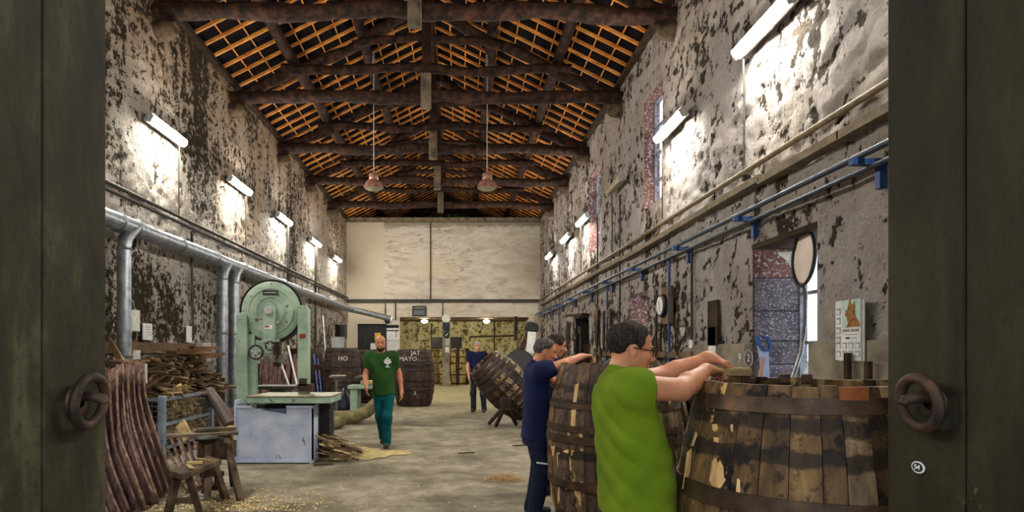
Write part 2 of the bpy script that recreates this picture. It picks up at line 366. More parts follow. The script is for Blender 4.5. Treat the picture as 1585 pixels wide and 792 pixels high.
HOLES_R = [(10.38, 11.43, 4.22, 6.27), (15.05, 16.28, 4.18, 6.25), (5.89, 7.19, 1.02, 2.78), (11.2, 12.4, 1.2, 2.66), (16.3, 18.2, 0.0, 2.5)]
def grime_l(y, z):
    g = .24 * fbm(y * .45, z * .3 + 5, 4) + .10 * fbm(y * 1.6, z * .5, 3) - .055
    g += .26 * streak(y, z, 11.3, .55, 3.4, 7.6) + .16 * streak(y, z, 8.6, .5, 3.5, 8) + .10 * streak(y, z, 14.2, .35, 2.8, 7.4) + .14 * streak(y, z, 17.6, .4, 2.6, 7.4) + .12 * streak(y, z, 20.8, .4, 2.6, 7.4)
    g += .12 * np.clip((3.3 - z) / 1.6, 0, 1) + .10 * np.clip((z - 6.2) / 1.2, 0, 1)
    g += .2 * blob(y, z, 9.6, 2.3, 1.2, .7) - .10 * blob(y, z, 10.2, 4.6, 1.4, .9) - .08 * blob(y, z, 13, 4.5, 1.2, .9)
    return g
def grime_r(y, z):
    g = .24 * fbm(y * .5 + 40, z * .35, 4) + .10 * fbm(y * 1.5, z * .5 + 9, 3) - .065
    for cy, w, zz in ((10.95, .45, 4.3), (15.7, .5, 4.25)): g += .30 * streak(y, z, cy, w, 2.6, zz)
    for cy in (13.0, 16.4, 19.5, 22.6): g += .14 * streak(y, z, cy, .4, 3.4, 7.6)
    g += .10 * np.clip((2.4 - z) / 1.6, 0, 1) * np.clip((y - 7.5) / 2, 0, 1) + .08 * np.clip((z - 6.6) / .8, 0, 1)
    g += .42 * np.clip((3.0 - z) / 1.0, 0, 1) * np.clip((y - 8.3) / 1.5, 0, 1) * (np.abs(fbm(y * 2.6, z * .25 + 3, 3)) + .08)
    g += .1 * np.clip((y - 12) / 10, 0, 1) + .02 * np.clip((9 - y) / 3, 0, 1)
    return g
wl = struct(rough_wall('wall_left', WALL_L, XL, 1, [], grime_l))
wr = struct(rough_wall('wall_right', WALL_R, XR, -1, HOLES_R, grime_r, .055, .6))
# ---- floor
def floormat():
    k = NT('concrete_floor'); v = k.coord(); n1 = k.noise(v, .55, 7, .62, .5); n2 = k.noise(v, 3.2, 8, .68, .3); n3 = k.noise(v, 26, 6, .7); n4 = k.noise(k.coord((.5, 1.6, 1)), .8, 6, .65, .4)
    col = k.ramp(n2, [(.3, lin((100, 92, 76))), (.5, lin((132, 124, 106))), (.7, lin((160, 152, 134)))])
    col = k.mix(k.math('MULTIPLY', k.smooth(n1, .48, .62), .75), col, lin((84, 76, 58)))
    col = k.mix(k.math('MULTIPLY', k.smooth(n4, .54, .68), .6), col, lin((52, 46, 36)))
    col = k.mix(k.math('MULTIPLY', k.smooth(n3, .56, .64), .45), col, lin((70, 62, 50)))
    ty = k.n('ShaderNodeTexCoord'); sx = k.n('ShaderNodeSeparateXYZ'); k.l(ty.outputs['Object'], sx.inputs[0])
    col = k.mix(k.math('MULTIPLY', k.smooth(sx.outputs[1], 12.5, 20), .55), col, lin((150, 138, 84)))  # yellow light on the far floor, mixed into the concrete colour
    k.base(col); k.set(.8, 0, .25); k.bump(k.math('ADD', n2, n3), .25, .012); return k.m
fx = np.linspace(-5.3, 3.9, 74); fy = np.linspace(.0, 33.2, 260); FX, FY = np.meshgrid(fx, fy, indexing='ij')
FV = np.stack([FX, FY, .006 * fbm(FX * .8, FY * .8, 3) - .004], -1).reshape(-1, 3); ii = np.arange(FV.shape[0]).reshape(len(fx), len(fy))
fl = struct(mesh_np('floor', FV, np.stack([ii[:-1, :-1], ii[1:, :-1], ii[1:, 1:], ii[:-1, 1:]], -1).reshape(-1, 4), floormat()))
yard = struct(MB().box((0, -6, -.06), (30, 12, .1)).build('ground', DADO))

# ---- front wall with the doorway we look through
fw = MB(); DL, DR, DZ = -1.28, 1.52, 3.9
for (x0, x1, z0, z1) in ((XL - .3, DL, 0, ZT), (DR, XR + .3, 0, ZT), (DL, DR, DZ, ZT)):
    fw.box(((x0 + x1) / 2, .1, (z0 + z1) / 2), (x1 - x0, .4, z1 - z0))
fw.prism([(-HALF - .3, 0), (HALF + .3, 0), (0, HALF * .5 + .2)], (CX, -.1, ZT), (1, 0, 0), (0, 0, 1), (0, .4, 0))
struct(fw.build('wall_front', WALL_E))
# ---- end wall (three openings) and the annex behind it
ew = MB(); TH = .45
def wbox(x0, x1, z0, z1): ew.box(((x0 + x1) / 2, YE + TH / 2, (z0 + z1) / 2), (x1 - x0, TH, z1 - z0))
XA, XB = -2.68, 3.06; ZO = 3.0
wbox(XL, XR, ZO + .02, 7.18); wbox(XL, -4.5, 0, ZO + .02); wbox(-3.2, XA, 0, ZO + .02); wbox(XB, XR, 0, ZO + .02)
wbox(-4.5, -3.2, 2.72, ZO + .02)
ewo = ew.build('wall_end', WALL_E); struct(ewo)
struct_l = MB().box((CX, YE + .1, 7.26), (2 * HALF, .75, .14)).build('trim_1', GREYWOOD); struct(struct_l)
pil = MB().box((-.62, YE + .25, ZO / 2), (.30, .5, ZO)).build('trim_2', DADO); struct(pil)
bw = MB().box((CX, YB + .1, 3.7), (2 * HALF, .2, 7.4)).prism([(-HALF - .3, 0), (HALF + .3, 0), (0, HALF * .5 + .2)], (CX, YB, ZT), (1, 0, 0), (0, 0, 1), (0, .2, 0)).build('wall_back', WALL_B); struct(bw)
# subdivide the back wall face for a coursed rubble look
slab = struct(MB().box((CX, (YE + TH + YB) / 2, 3.42), (2 * HALF, YB - YE - TH, .16)).build('trim_3', DARKPLANK))
for i in range(6):
    o = MB().box((CX, YE + 1.0 + i * 1.05, 3.24), (2 * HALF, .16, .2)).build('joist', DARKPLANK, slab)
# dark plank door in the end wall
d3 = MB().box((-3.85, YE + .12, 1.36), (1.3, .06, 2.72)).build('door_3', BLACK); struct(d3)
for i in range(6): MB().box((-4.38 + i * .213, YE + .08, 1.36), (.2, .03, 2.7)).build('plank', BLACK, d3)
tag(MB().box((-3.62, YE + .04, 2.16), (.26, .02, .34)).build('notice', YELL), 'small yellow picture on the dark door of the end wall', 'picture')
tag(MB().box((-3.62, YE + .04, 1.72), (.62, .02, .30)).build('notice', PAPER), 'pale sheet below the yellow picture on the dark end door', 'paper')
# horizontal beam and conduits on the end wall
o = MB().box((CX, YE - .06, 3.73), (2 * HALF - .1, .1, .13)).build('wall_rail', PIPED); tag(o, 'dark rail running across the end wall above the openings', 'rail')
for x, z0, z1, w, lab in ((-1.29, 3.8, 7.15, .05, 'tall thin conduit down the middle of the upper end wall'), (-2.83, 2.9, 3.66, .05, 'short conduit below the rail beside the end door'), (-3.27, 3.1, 3.66, .04, 'shorter thin conduit below the rail above the dark door'), (-.76, 3.0, 3.66, .04, 'thin conduit below the rail above the pillar')):
    tag(MB().cyl((x, YE - .03, z0), (x, YE - .03, z1), w / 2, n=8).build('conduit', PIPED), lab, 'conduit')

# ------------------------------------------------------------------ roof
SL = .5; ZR0 = 7.42
def zroof(xr): return ZR0 + SL * (HALF - abs(xr))
roof = MB()
for s in (-1, 1):
    a = [(s * 0, zroof(0) + .02), (s * (HALF + .5), zroof(HALF + .5) + .02), (s * (HALF + .5), zroof(HALF + .5) + .1), (0, zroof(0) + .1)]
    roof.prism(a, (CX, -.2, 0), (1, 0, 0), (0, 0, 1), (0, 34, 0))
ceil = struct(roof.build('ceiling', TILEDARK))
ang = math.atan(SL); L = (HALF + .1) / math.cos(ang)
rm = {}
for s in (-1, 1):
    k = 0; y = 7.0
    # one shared mesh per slope for the orange rafters
    m = MB(); c = Vector((CX + s * (HALF + .1) / 2, 0, zroof((HALF + .1) / 2) - .075)); R = Matrix.Rotation(s * ang, 3, 'Y'); m.box(c, (L, .045, .055), R)
    first = None
    while y < 32.8:
        if first is None: first = m.build('rafter', RAFTER, ceil); o = first
        else: o = first.copy(); COL.objects.link(o)
        o.location = (0, y + rnd.uniform(-.03, .03), rnd.uniform(-.006, .006)); o.rotation_euler = (0, 0, rnd.uniform(-.006, .006)); y += .44
    n = 12; m = MB(); m.box((0, 20.3, 0), (.026, 26.6, .026), R); b0 = None
    for i in range(n):
        xr = .12 + i * (HALF - .1) / (n - 1) * .985
        if b0 is None: b0 = m.build('batten', RAFTER, ceil); o = b0
        else: o = b0.copy(); COL.objects.link(o)
        o.location = (CX + s * xr, 0, zroof(xr) - .022)
    # round purlins
    for xr, r in ((1.46, .12), (2.9, .125)):
        pts = [(CX + s * xr + rnd.uniform(-.035, .035), yy, zroof(xr) - .24 + rnd.uniform(-.02, .02)) for yy in np.arange(5.5, 33.2, 1.3)]
        MB().tube(pts, [r * rnd.uniform(.9, 1.1) for _ in pts], 10).build('purlin', WOODROOF, ceil, smooth=True)
    MB().box((CX + s * (HALF - .03), 19, 7.33), (.2, 28, .1)).build('wall_plate', DARKPLANK, ceil)
MB().tube([(CX + rnd.uniform(-.02, .02), yy, zroof(0) - .2) for yy in np.arange(5.5, 33.2, 1.5)], .11, 10).build('ridge_beam', WOODROOF, ceil, smooth=True)

def log(pts, r, n=10, wob=.03, seg=14):
    """a wobbly round log through the control points"""
    pts = [Vector(p) for p in pts]; out = []
    for i in range(len(pts) - 1):
        for k in range(seg if i == len(pts) - 2 else seg):
            out.append(pts[i].lerp(pts[i + 1], k / seg))
    out.append(pts[-1]); ph = rnd.uniform(0, 9)
    res = [p + Vector((0, wob * math.sin(i * .7 + ph) * .6, wob * math.sin(i * .43 + ph * 2))) for i, p in enumerate(out)]
    return res, [r * (1 + .1 * math.sin(i * .9 + ph) + .06 * math.sin(i * 2.3)) for i in range(len(out))]
ORD = ['first', 'second', 'third', 'fourth', 'fifth', 'sixth', 'seventh', 'eighth', 'ninth', 'tenth', 'eleventh', 'twelfth', 'thirteenth', 'fourteenth', 'fifteenth', 'sixteenth']
TY = [9.75, 12.96, 16.3, 19.35, 22.5]
for i, ty in enumerate(TY + [29.0]):
    lab = f'{ORD[i]} roof truss of dark round logs counted from the camera' if i < 5 else 'rough log truss in the roof beyond the end wall'
    t = thing('roof_truss', lab, 'truss', (CX, ty, 7.03), 'log trusses carrying the roof')
    tz = 7.03; J = lambda: rnd.uniform(-.03, .03)
    # tie beam: two overlapping lengths
    p, r = log([(CX - HALF - .05, ty, tz + .02), (CX - 1, ty - .02, tz + .04 + J()), (CX + 1, ty, tz + .03 + J()), (CX + HALF + .05, ty, tz - .02)], .135, wob=.03)
    MB().tube(p, r, 12).build('tie_beam', WOODROOF, t, smooth=True)
    MB().box((CX, ty - .19, tz + .06), (.22, .14, .75)).build('king_post_foot', GREYWOOD, t, bevel=.015)
    MB().box((CX, ty + .02, 8.2), (.2, .2, 2.2)).build('king_post', WOODROOF, t, bevel=.02)
    p, r = log([(CX - 3.15, ty - .02, 7.66), (CX, ty, 7.63 + J()), (CX + 3.15, ty - .02, 7.62)], .10, wob=.04)
    MB().tube(p, r, 10).build('collar_beam', WOODROOF, t, smooth=True)
    p, r = log([(CX - 1.6, ty + .02, 8.22), (CX - .8, ty, 8.32), (CX + .2, ty, 8.34), (CX + 1.6, ty + .02, 8.2)], .085, wob=.02)
    MB().tube(p, r, 10).build('upper_collar', WOODROOF, t, smooth=True)
    for s in (-1, 1):
        p, r = log([(CX + s * 4.2, ty + .1, 7.1), (CX + s * 2.9, ty + .1, 7.62), (CX + s * 1.4, ty + .1, 8.32), (CX + s * .05, ty + .1, 9.1)], .115, wob=.035, seg=9)
        MB().tube(p, r, 10).build('principal_rafter', WOODROOF, t, smooth=True)
    for s in (-1, 1):       # rounded stone corbel that carries the tie
        cp = MB(); cx = CX + s * (HALF - .02)
        cp.tube([(cx + s * .1, ty, 6.74), (cx - s * .2, ty, 6.77), (cx - s * .3, ty, 6.80)], [.17, .15, .10], 12); cp.build('corbel', STOOLW, t, smooth=True)

# ------------------------------------------------------------------ windows of the right wall
GLASS = NT('window_glass'); gl = GLASS; tr = gl.n('ShaderNodeBsdfTransparent'); gs = gl.n('ShaderNodeBsdfGlossy'); gs.inputs['Roughness'].default_value = .05
fr = gl.n('ShaderNodeFresnel'); mx = gl.n('ShaderNodeMixShader'); mx.inputs[0].default_value = .07; gl.l(tr.outputs[0], mx.inputs[1]); gl.l(gs.outputs[0], mx.inputs[2]); gl.l(mx.outputs[0], gl.out.inputs[0])
tr.inputs[0].default_value = (.92, .95, .97, 1); GLASS = gl.m
FRAME = M('window_frame_paint', (96, 96, 100), (140, 140, 146), scale=8, rough=.6, bump=.1)
def window(num, h, depth, fd, mat, nx=2, nz=4, t=.05):
    y0, y1, z0, z1 = h; X1 = XR + depth
    w = MB(); x = XR + fd
    for (a, b, c, d) in ((y0, y1, z0, z0 + t), (y0, y1, z1 - t, z1), (y0, y0 + t, z0, z1), (y1 - t, y1, z0, z1)): w.box((x, (a + b) / 2, (c + d) / 2), (.05 if t < .05 else .07, b - a, d - c))
    wo = struct(w.build('window_%d' % num, FRAME))
    mu = MB()
    for i in range(1, nx): mu.box((x, y0 + (y1 - y0) * i / nx, (z0 + z1) / 2), (.05, .035, z1 - z0 - .1))
    for i in range(1, nz): mu.box((x, (y0 + y1) / 2, z0 + (z1 - z0) * i / nz), (.05, y1 - y0 - .1, .04))
    mu.build('glazing_bars', FRAME, wo)
    for i in range(nx):
        for j in range(nz):
            a = y0 + (y1 - y0) * i / nx; c = z0 + (z1 - z0) * j / nz
            MB().box((x + .005, a + (y1 - y0) / nx / 2, c + (z1 - z0) / nz / 2), (.006, (y1 - y0) / nx - .02, (z1 - z0) / nz - .02)).build('pane', GLASS, wo)
    for nm, c, d in (('jamb', (XR + depth / 2, y1 + .05, (z0 + z1) / 2), (depth, .1, z1 - z0 + .2)), ('jamb', (XR + depth / 2, y0 - .05, (z0 + z1) / 2), (depth, .1, z1 - z0 + .2)),
                     ('lintel', (XR + depth / 2, (y0 + y1) / 2, z1 + .05), (depth, y1 - y0, .1)), ('sill', (XR + depth / 2, (y0 + y1) / 2, z0 - .05), (depth, y1 - y0, .1))):
        c = (c[0] + .003, c[1], c[2]); MB().box(c, d).build(nm, mat, wo)
    return wo
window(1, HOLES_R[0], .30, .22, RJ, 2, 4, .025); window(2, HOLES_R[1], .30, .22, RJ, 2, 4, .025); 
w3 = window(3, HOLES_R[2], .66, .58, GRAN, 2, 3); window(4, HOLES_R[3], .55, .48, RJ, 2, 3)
# ashlar blocks of the deep niche's far jamb, and its timber lintel
zz = 1.02
for hgt, m in ((.33, GRAN), (.28, GRAN), (.36, GRAN), (.40, GRAN), (.375, RJ)):  # top block takes the painted red-lit colour
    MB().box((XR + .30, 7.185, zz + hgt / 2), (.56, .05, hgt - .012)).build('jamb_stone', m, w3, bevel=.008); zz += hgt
MB().box((XR + .3, 6.54, 2.76), (.62, 1.3, .06)).build('timber_lintel', DARKPLANK, w3)
# dark doorway recess far down the right wall
rec = MB(); y0, y1 = 16.3, 18.2
rec.box((XR + .55, 17.25, 1.25), (.06, 1.9, 2.5)); rec.box((XR + .28, y1 + .03, 1.25), (.55, .06, 2.5)); rec.box((XR + .28, y0 - .03, 1.25), (.55, .06, 2.5)); rec.box((XR + .28, 17.25, 2.53), (.55, 2, .06))
d4 = struct(rec.build('door_4', BLACK))
MB().box((XR - .10, 17.25, 2.56), (.3, 2.3, .07), Matrix.Rotation(.05, 3, 'X')).build('lintel_board', DARKPLANK, d4)
# smooth cement dado panels low on the right wall, standing slightly proud
dd = MB()
for a, b in ((.3, 5.89), (7.19, 8.9)): dd.box((XR - .03, (a + b) / 2, .80), (.13, b - a, 1.60))
dd.box((XR - .03, 6.54, .51), (.13, 1.3, 1.0)); struct(dd.build('baseboard_right', DADO, bevel=.012))
bl = struct(MB().box((XL + .04, 10.6, 1.56), (.06, 4.6, .17)).build('baseboard_left', BROWNP))

# ------------------------------------------------------------------ open door leaves
def doormat(name, c1, c2, c3):
    k = NT(name); v = k.coord((1, 1, .35)); a = k.noise(v, 5, 8, .66, .4); b = k.noise(k.coord(), 30, 6, .7); c = k.noise(k.coord((1, 1, .5)), 2.2, 6, .7)
    col = k.ramp(a, [(.32, lin(c1)), (.52, lin(c2)), (.7, lin(c3))]); col = k.mix(k.smooth(c, .66, .69), col, lin((92, 80, 52))); col = k.mix(k.math('MULTIPLY', k.smooth(b, .55, .62), .5), col, lin((26, 22, 14)))
    k.base(col); k.set(.75, 0, .25); k.bump(k.math('ADD', a, b), .4, .012); return k.m
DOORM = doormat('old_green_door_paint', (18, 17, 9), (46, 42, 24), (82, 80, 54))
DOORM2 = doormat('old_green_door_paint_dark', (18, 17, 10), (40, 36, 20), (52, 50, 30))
def leaf(num, X, s, y1, hy, mat):
    """inward-opened leaf; its visible face lies at x=X, thickness away from the doorway (s=-1 left, 1 right)"""
    core = struct(MB().box((X + s * .045, (y1 + .3) / 2, 1.93), (.05, y1 - .3, 3.84)).build('door_%d' % num, mat))
    y = y1
    for w in (.31, .33, .36, .4, .3):
        a = max(.3, y - w); MB().box((X + s * .012, (a + y) / 2, 1.93), (.024, y - a - .008, 3.84)).build('plank', mat, core, bevel=.006); y = a
        if y <= .31: break
    h = MB(); h.lathe([(0, 0), (.05, 0), (.045, .012), (.02, .016)], (X, hy, 1.345), (-s, 0, 0), 18)
    h.tube([(X, hy, 1.36), (X - s * .05, hy - .0, 1.362), (X - s * .085, hy + .004, 1.352), (X - s * .092, hy + .004, 1.34)], [.017, .017, .016, .012], 10)
    ho = h.build('door_handle', IRON, core, smooth=True)
    tilt = Vector((1, 0, .12 * s)).normalized()
    MB().torus((X - s * .045, hy, 1.345), tilt, .076, .016, 32, 10).build('ring', IRON, ho, smooth=True)
    return core
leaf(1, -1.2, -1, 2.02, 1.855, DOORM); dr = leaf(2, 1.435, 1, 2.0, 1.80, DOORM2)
# small oval number plate on the right leaf
def text(body, size, mat, loc, xd, yd, parent=None, name='lettering', ext=.0015, align='CENTER', sx=1.0):
    cu = bpy.data.curves.new(name, 'FONT'); cu.body = body; cu.size = size; cu.align_x = align; cu.align_y = 'CENTER'; cu.extrude = ext; cu.resolution_u = 2
    to = bpy.data.objects.new(name, cu); COL.objects.link(to); dg = bpy.context.evaluated_depsgraph_get(); me = bpy.data.meshes.new_from_object(to.evaluated_get(dg))
    bpy.data.objects.remove(to)
    x = Vector(xd).normalized(); y = Vector(yd); y = (y - x * y.dot(x)).normalized(); z = x.cross(y); off = wloc(parent) if parent else Vector((0, 0, 0))
    for v in me.vertices: v.co = Vector(loc) + x * v.co.x * sx + y * v.co.y + z * v.co.z - off
    me.materials.clear(); me.materials.append(mat); o = bpy.data.objects.new(name, me); COL.objects.link(o)
    if parent: o.parent = parent
    return o
pp = MB(); pp.lathe([(0, .001), (.026, .001), (.026, .004), (0, .004)], (0, 0, 0), (0, 0, 1), 24)
for i, v in enumerate(pp.v): pp.v[i] = Vector((1.434 - v.z, 1.857 - v.x, 1.139 + v.y * .72))
plate = pp.build('number_plate', PAPER, dr)
pp = MB(); pp.lathe([(0, .004), (.021, .004), (.021, .005), (0, .005)], (0, 0, 0), (0, 0, 1), 24)
for i, v in enumerate(pp.v): pp.v[i] = Vector((1.434 - v.z, 1.857 - v.x, 1.139 + v.y * .68))
pp.build('plate_field', INK, plate); text('54', .022, PAPER, (1.4275, 1.857, 1.139), (0, -1, 0), (0, 0, 1), plate)

# ------------------------------------------------------------------ fluorescent wall lights
def emis(name, col, st):
    k = NT(name); k.base((.9, .9, .88)); k.b.inputs['Emission Color'].default_value = (*col, 1); k.b.inputs['Emission Strength'].default_value = st; return k.m
TUBE = emis('lit_diffuser', FIX_C, FIX_E); OFFD = M('unlit_diffuser', (150, 140, 116), (172, 160, 134), scale=5, rough=.4, bump=.02)
def fixture(x, y, z, s, lit, label, drop):
    t = thing('fluorescent_light', label, 'light', (x, y, z), 'fluorescent lights along the two long walls')
    R = Matrix.Rotation(s * .5, 3, 'Y'); c = Vector((x + s * .10, y, z))
    MB().box(c, (.07, 1.18, .17), R).build('housing', GREYP, t, bevel=.015)
    d = MB(); prof = [(-.06, 0), (-.055, .045), (-.03, .07), (.03, .07), (.055, .045), (.06, 0)]
    cc = c + R @ Vector((s * .035, 0, 0))
    d.prism([(a, b) for a, b in prof], cc - Vector((0, .55, 0)), R @ Vector((0, 0, 1)), R @ Vector((s, 0, 0)), (0, 1.10, 0)); d.build('diffuser', TUBE if lit else OFFD, t)
    for e in (-.565, .565): MB().box(cc + Vector((0, e, 0)) + R @ Vector((s * .01, 0, 0)), (.07, .03, .13), R).build('end_cap', GREYP, t)
    MB().box((x + s * .04, y, z), (.08, .06, .06)).build('bracket', GREYP, t)
    if drop:
        m = MB(); m.tube([(x + s * .06, y + .55, z - .05), (x + s * .05, y + .55, z - .5), (x + s * .05, y + .56, drop)], .012, 6); m.build('supply_conduit', PIPED, t)
LY = [6.5, 9.85, 13.1, 16.4, 19.9, 23.4]; RY = [6.62, 9.52, 12.85, 16.3, 18.9, 22.3]
for i, y in enumerate(LY[1:]): fixture(XL + .03, y, 5.17, 1, True, f'{ORD[i]} lit fluorescent light in view on the left wall counted from the camera', 3.9)
fixture(XL + .03, 6.5, 5.17, 1, True, 'lit fluorescent light on the left wall beside the left door leaf', 3.9)
fixture(XL + .03, 3.2, 5.17, 1, True, 'lit fluorescent light on the left wall nearest the entrance', 3.9)
fixture(XR - .06, 3.7, 5.12, -1, True, 'lit fluorescent light on the right wall nearest the entrance', 3.75)
for i, y in enumerate(RY):
    if i == 2: fixture(XR - .06, y, 5.12, -1, False, 'only unlit fluorescent light, on the right wall between the two tall windows', 3.75)
    else: fixture(XR - .06, y, 5.12, -1, True, f'{ORD[i - (i > 2)]} lit fluorescent light in view on the right wall counted from the camera', 3.75)
# lamps of the annex
BULB = emis('lit_bulb', (1, .90, .62), BULB_E)
for px, lab in ((657, 'round ceiling lamp in the annex seen through the left opening'), (753, 'round ceiling lamp in the annex seen through the right opening')):
    p = P(px, 497, 29.2); t = thing('annex_lamp', lab, 'lamp', p)
    m = MB(); m.lathe([(0, -.1), (.1, -.07), (.16, 0), (.12, .06), (0, .08)], p, (0, 0, 1), 16); m.build('globe', BULB, t, smooth='all')
    MB().cyl(p + Vector((0, 0, .06)), (p.x, p.y, 3.34), .05, n=10).build('stem', PIPED, t)
# pendant lamps
def pendlamp(px, lab):
    p = P(px, 292, 14.0); t = thing('pendant_lamp', lab, 'lamp', p, 'pendant lamps hung from the roof')
    MB().lathe([(.235, 0), (.235, .02), (.215, .09), (.165, .17), (.10, .21), (.09, .2), (.155, .155), (.2, .085), (.22, .01)], p, n=28).build('shade', COPPER, t, smooth=True)
    MB().lathe([(0, .012), (.14, .006), (.215, .035), (.228, .02), (.14, -.03), (0, -.035)], p, n=24).build('glass_dish', OFFD, t, smooth=True)
    MB().lathe([(0, .36), (.10, .36), (.115, .34), (.115, .23), (.10, .2), (0, .2)], p, n=24).build('gear_housing', COPPER, t, smooth=True)
    top = zroof(1.46) - .3
    MB().cyl(p + Vector((0, 0, .35)), (p.x, p.y, top), .012, n=6).build('cord', GREYP, t)
    MB().tube([(p.x + .03 * math.cos(a * 1.1), p.y + .03 * math.sin(a * 1.1), top - .45 + a * .012) for a in range(38)], .012, 5).build('spring', STEEL, t)
pendlamp(578.5, 'pendant lamp with a copper bell shade hanging left of the king posts'); pendlamp(754, 'pendant lamp with a copper bell shade hanging right of the king posts')

# ------------------------------------------------------------------ pipes and ducts
def pipe(name, pts, r, mat, lab, cat, n=12):
    return tag(MB().tube(pts, r, n).build(name, mat, smooth=True), lab, cat)
duct = thing('extraction_duct', 'large galvanized extraction duct running along the left wall with drop pipes', 'duct', (-4.72, 8, 3.29))
dp = [(-4.72, 5.2, 3.29), (-4.72, 24.2, 3.29), (-4.45, 24.75, 3.24), (-4.1, 25.0, 3.18), (-2.9, 25.1, 2.88)]
MB().tube(dp, .125, 18).build('main_pipe', GALV, duct, smooth=True)
for y in (5.6, 6.9, 8.2, 8.62, 10.0, 11.4, 12.9, 14.4, 15.9, 17.4, 18.9, 20.4, 21.9, 23.4): MB().torus((-4.72, y, 3.29), (0, 1, 0), .128, .018, 20, 6).build('joint_ring', GALV, duct, smooth=True)
MB().torus((-2.92, 25.1, 2.885), (1.2, .1, -.3), .128, .022, 20, 6).build('joint_ring', GALV, duct, smooth=True); MB().torus((-4.1, 25.0, 3.18), (1, .1, -.2), .128, .02, 20, 6).build('joint_ring', GALV, duct, smooth=True)
for x, y, zb, r in ((-4.68, 8.28, 1.38, .092), (-4.70, 11.75, .35, .105), (-4.70, 12.35, .35, .105)):
    MB().tube([(x, y + .28, 3.29), (x, y + .16, 3.2), (x, y + .04, 3.08), (x, y, 2.95), (x, y, zb)], r, 16).build('drop_pipe', GALV, duct, smooth=True)
    MB().torus((x, y, 2.93), (0, 0, 1), r + .004, .016, 18, 6).build('joint_ring', GALV, duct, smooth=True); MB().torus((x, y, max(zb + .05, 1.86 if zb < 1 else zb + .03)), (0, 0, 1), r + .006, .02, 18, 6).build('joint_ring', GALV, duct, smooth=True)
pipe('conduit', [(XL + .09, 2.5, 3.86), (XL + .09, 26, 3.86)], .03, PIPED, 'upper of two dark pipes running side by side along the left wall', 'pipe')
pipe('conduit', [(XL + .09, 2.5, 3.76), (XL + .09, 26, 3.76)], .03, PIPED, 'lower of two dark pipes running side by side along the left wall', 'pipe')
pipe('conduit', [(XL + .08, 10.9, 3.7), (XL + .08, 10.95, 1.7)], .025, PIPED, 'thin dark conduit dropping down the left wall before the twin drop pipes', 'conduit', 8)
for y, lab in ((17.0, 'dark vertical conduit on the left wall behind the band saw wheel'), (20.2, 'dark vertical conduit on the left wall above the metal bucket')):
    pipe('conduit', [(XL + .09, y, 5.1), (XL + .09, y, 1.5)], .035, PIPED, lab, 'conduit', 8)
# right wall
pipe('wall_pipe', [(XR - .10, 3.0, 3.66), (XR - .10, 10, 3.68), (XR - .10, 26, 3.74)], .032, PIPET, 'upper tan pipe running along the right wall above the blue pipe', 'pipe')
led = MB(); 
for i in range(16): led.box((XR - .08, 3.2 + i * 1.43, 3.45 + .05 * i / 15 + rnd.uniform(-.02, .02)), (.14, 1.45, .08))
tag(led.build('wall_ledge', PIPET), 'narrow uneven plaster ledge under the tan pipe on the right wall', 'ledge')
bp = thing('compressed_air_pipe', 'long dark blue pipe on blue brackets along the right wall', 'pipe', (XR - .2, 10, 3.1))
MB().tube([(XR - .25, 3.5, 3.11), (XR - .25, 26, 3.11)], .028, 10).build('pipe_run', BLUEPIPE, bp, smooth=True)
MB().tube([(XR - .16, 3.5, 3.02), (XR - .16, 26, 3.02)], .022, 8).build('second_pipe_run', BLUEPIPE, bp, smooth=True)
for y in (4.9, 7.0, 9.0, 11.3, 13.5, 15.6, 17.8, 20, 22.2, 24.4):
    m = MB(); m.box((XR - .17, y, 3.06), (.30, .06, .05)); m.box((XR - .07, y, 2.95), (.06, .06, .22)); m.build('bracket', BLUEP, bp)
for y, zb, lab in ((9.72, 1.12, 'blue drop pipe beside the wall clock'), (13.8, 1.3, 'blue drop pipe behind the head of the man in lime green'), (20.5, 1.4, 'blue drop pipe far down the right wall')):
    pipe('drop_pipe', [(XR - .12, y, 3.05), (XR - .12, y, zb)], .022, BLUEP, lab, 'pipe', 8)
for y, lab in ((8.9, 'dark vertical conduit left of the niche on the right wall'), (12.9, 'dark vertical conduit right of the low window'), (15.0, 'dark vertical conduit under the far tall window')):
    pipe('conduit', [(XR - .07, y, 4.9 if y > 12 else 3.0), (XR - .07, y, 1.3)], .02, PIPED, lab, 'conduit', 8)

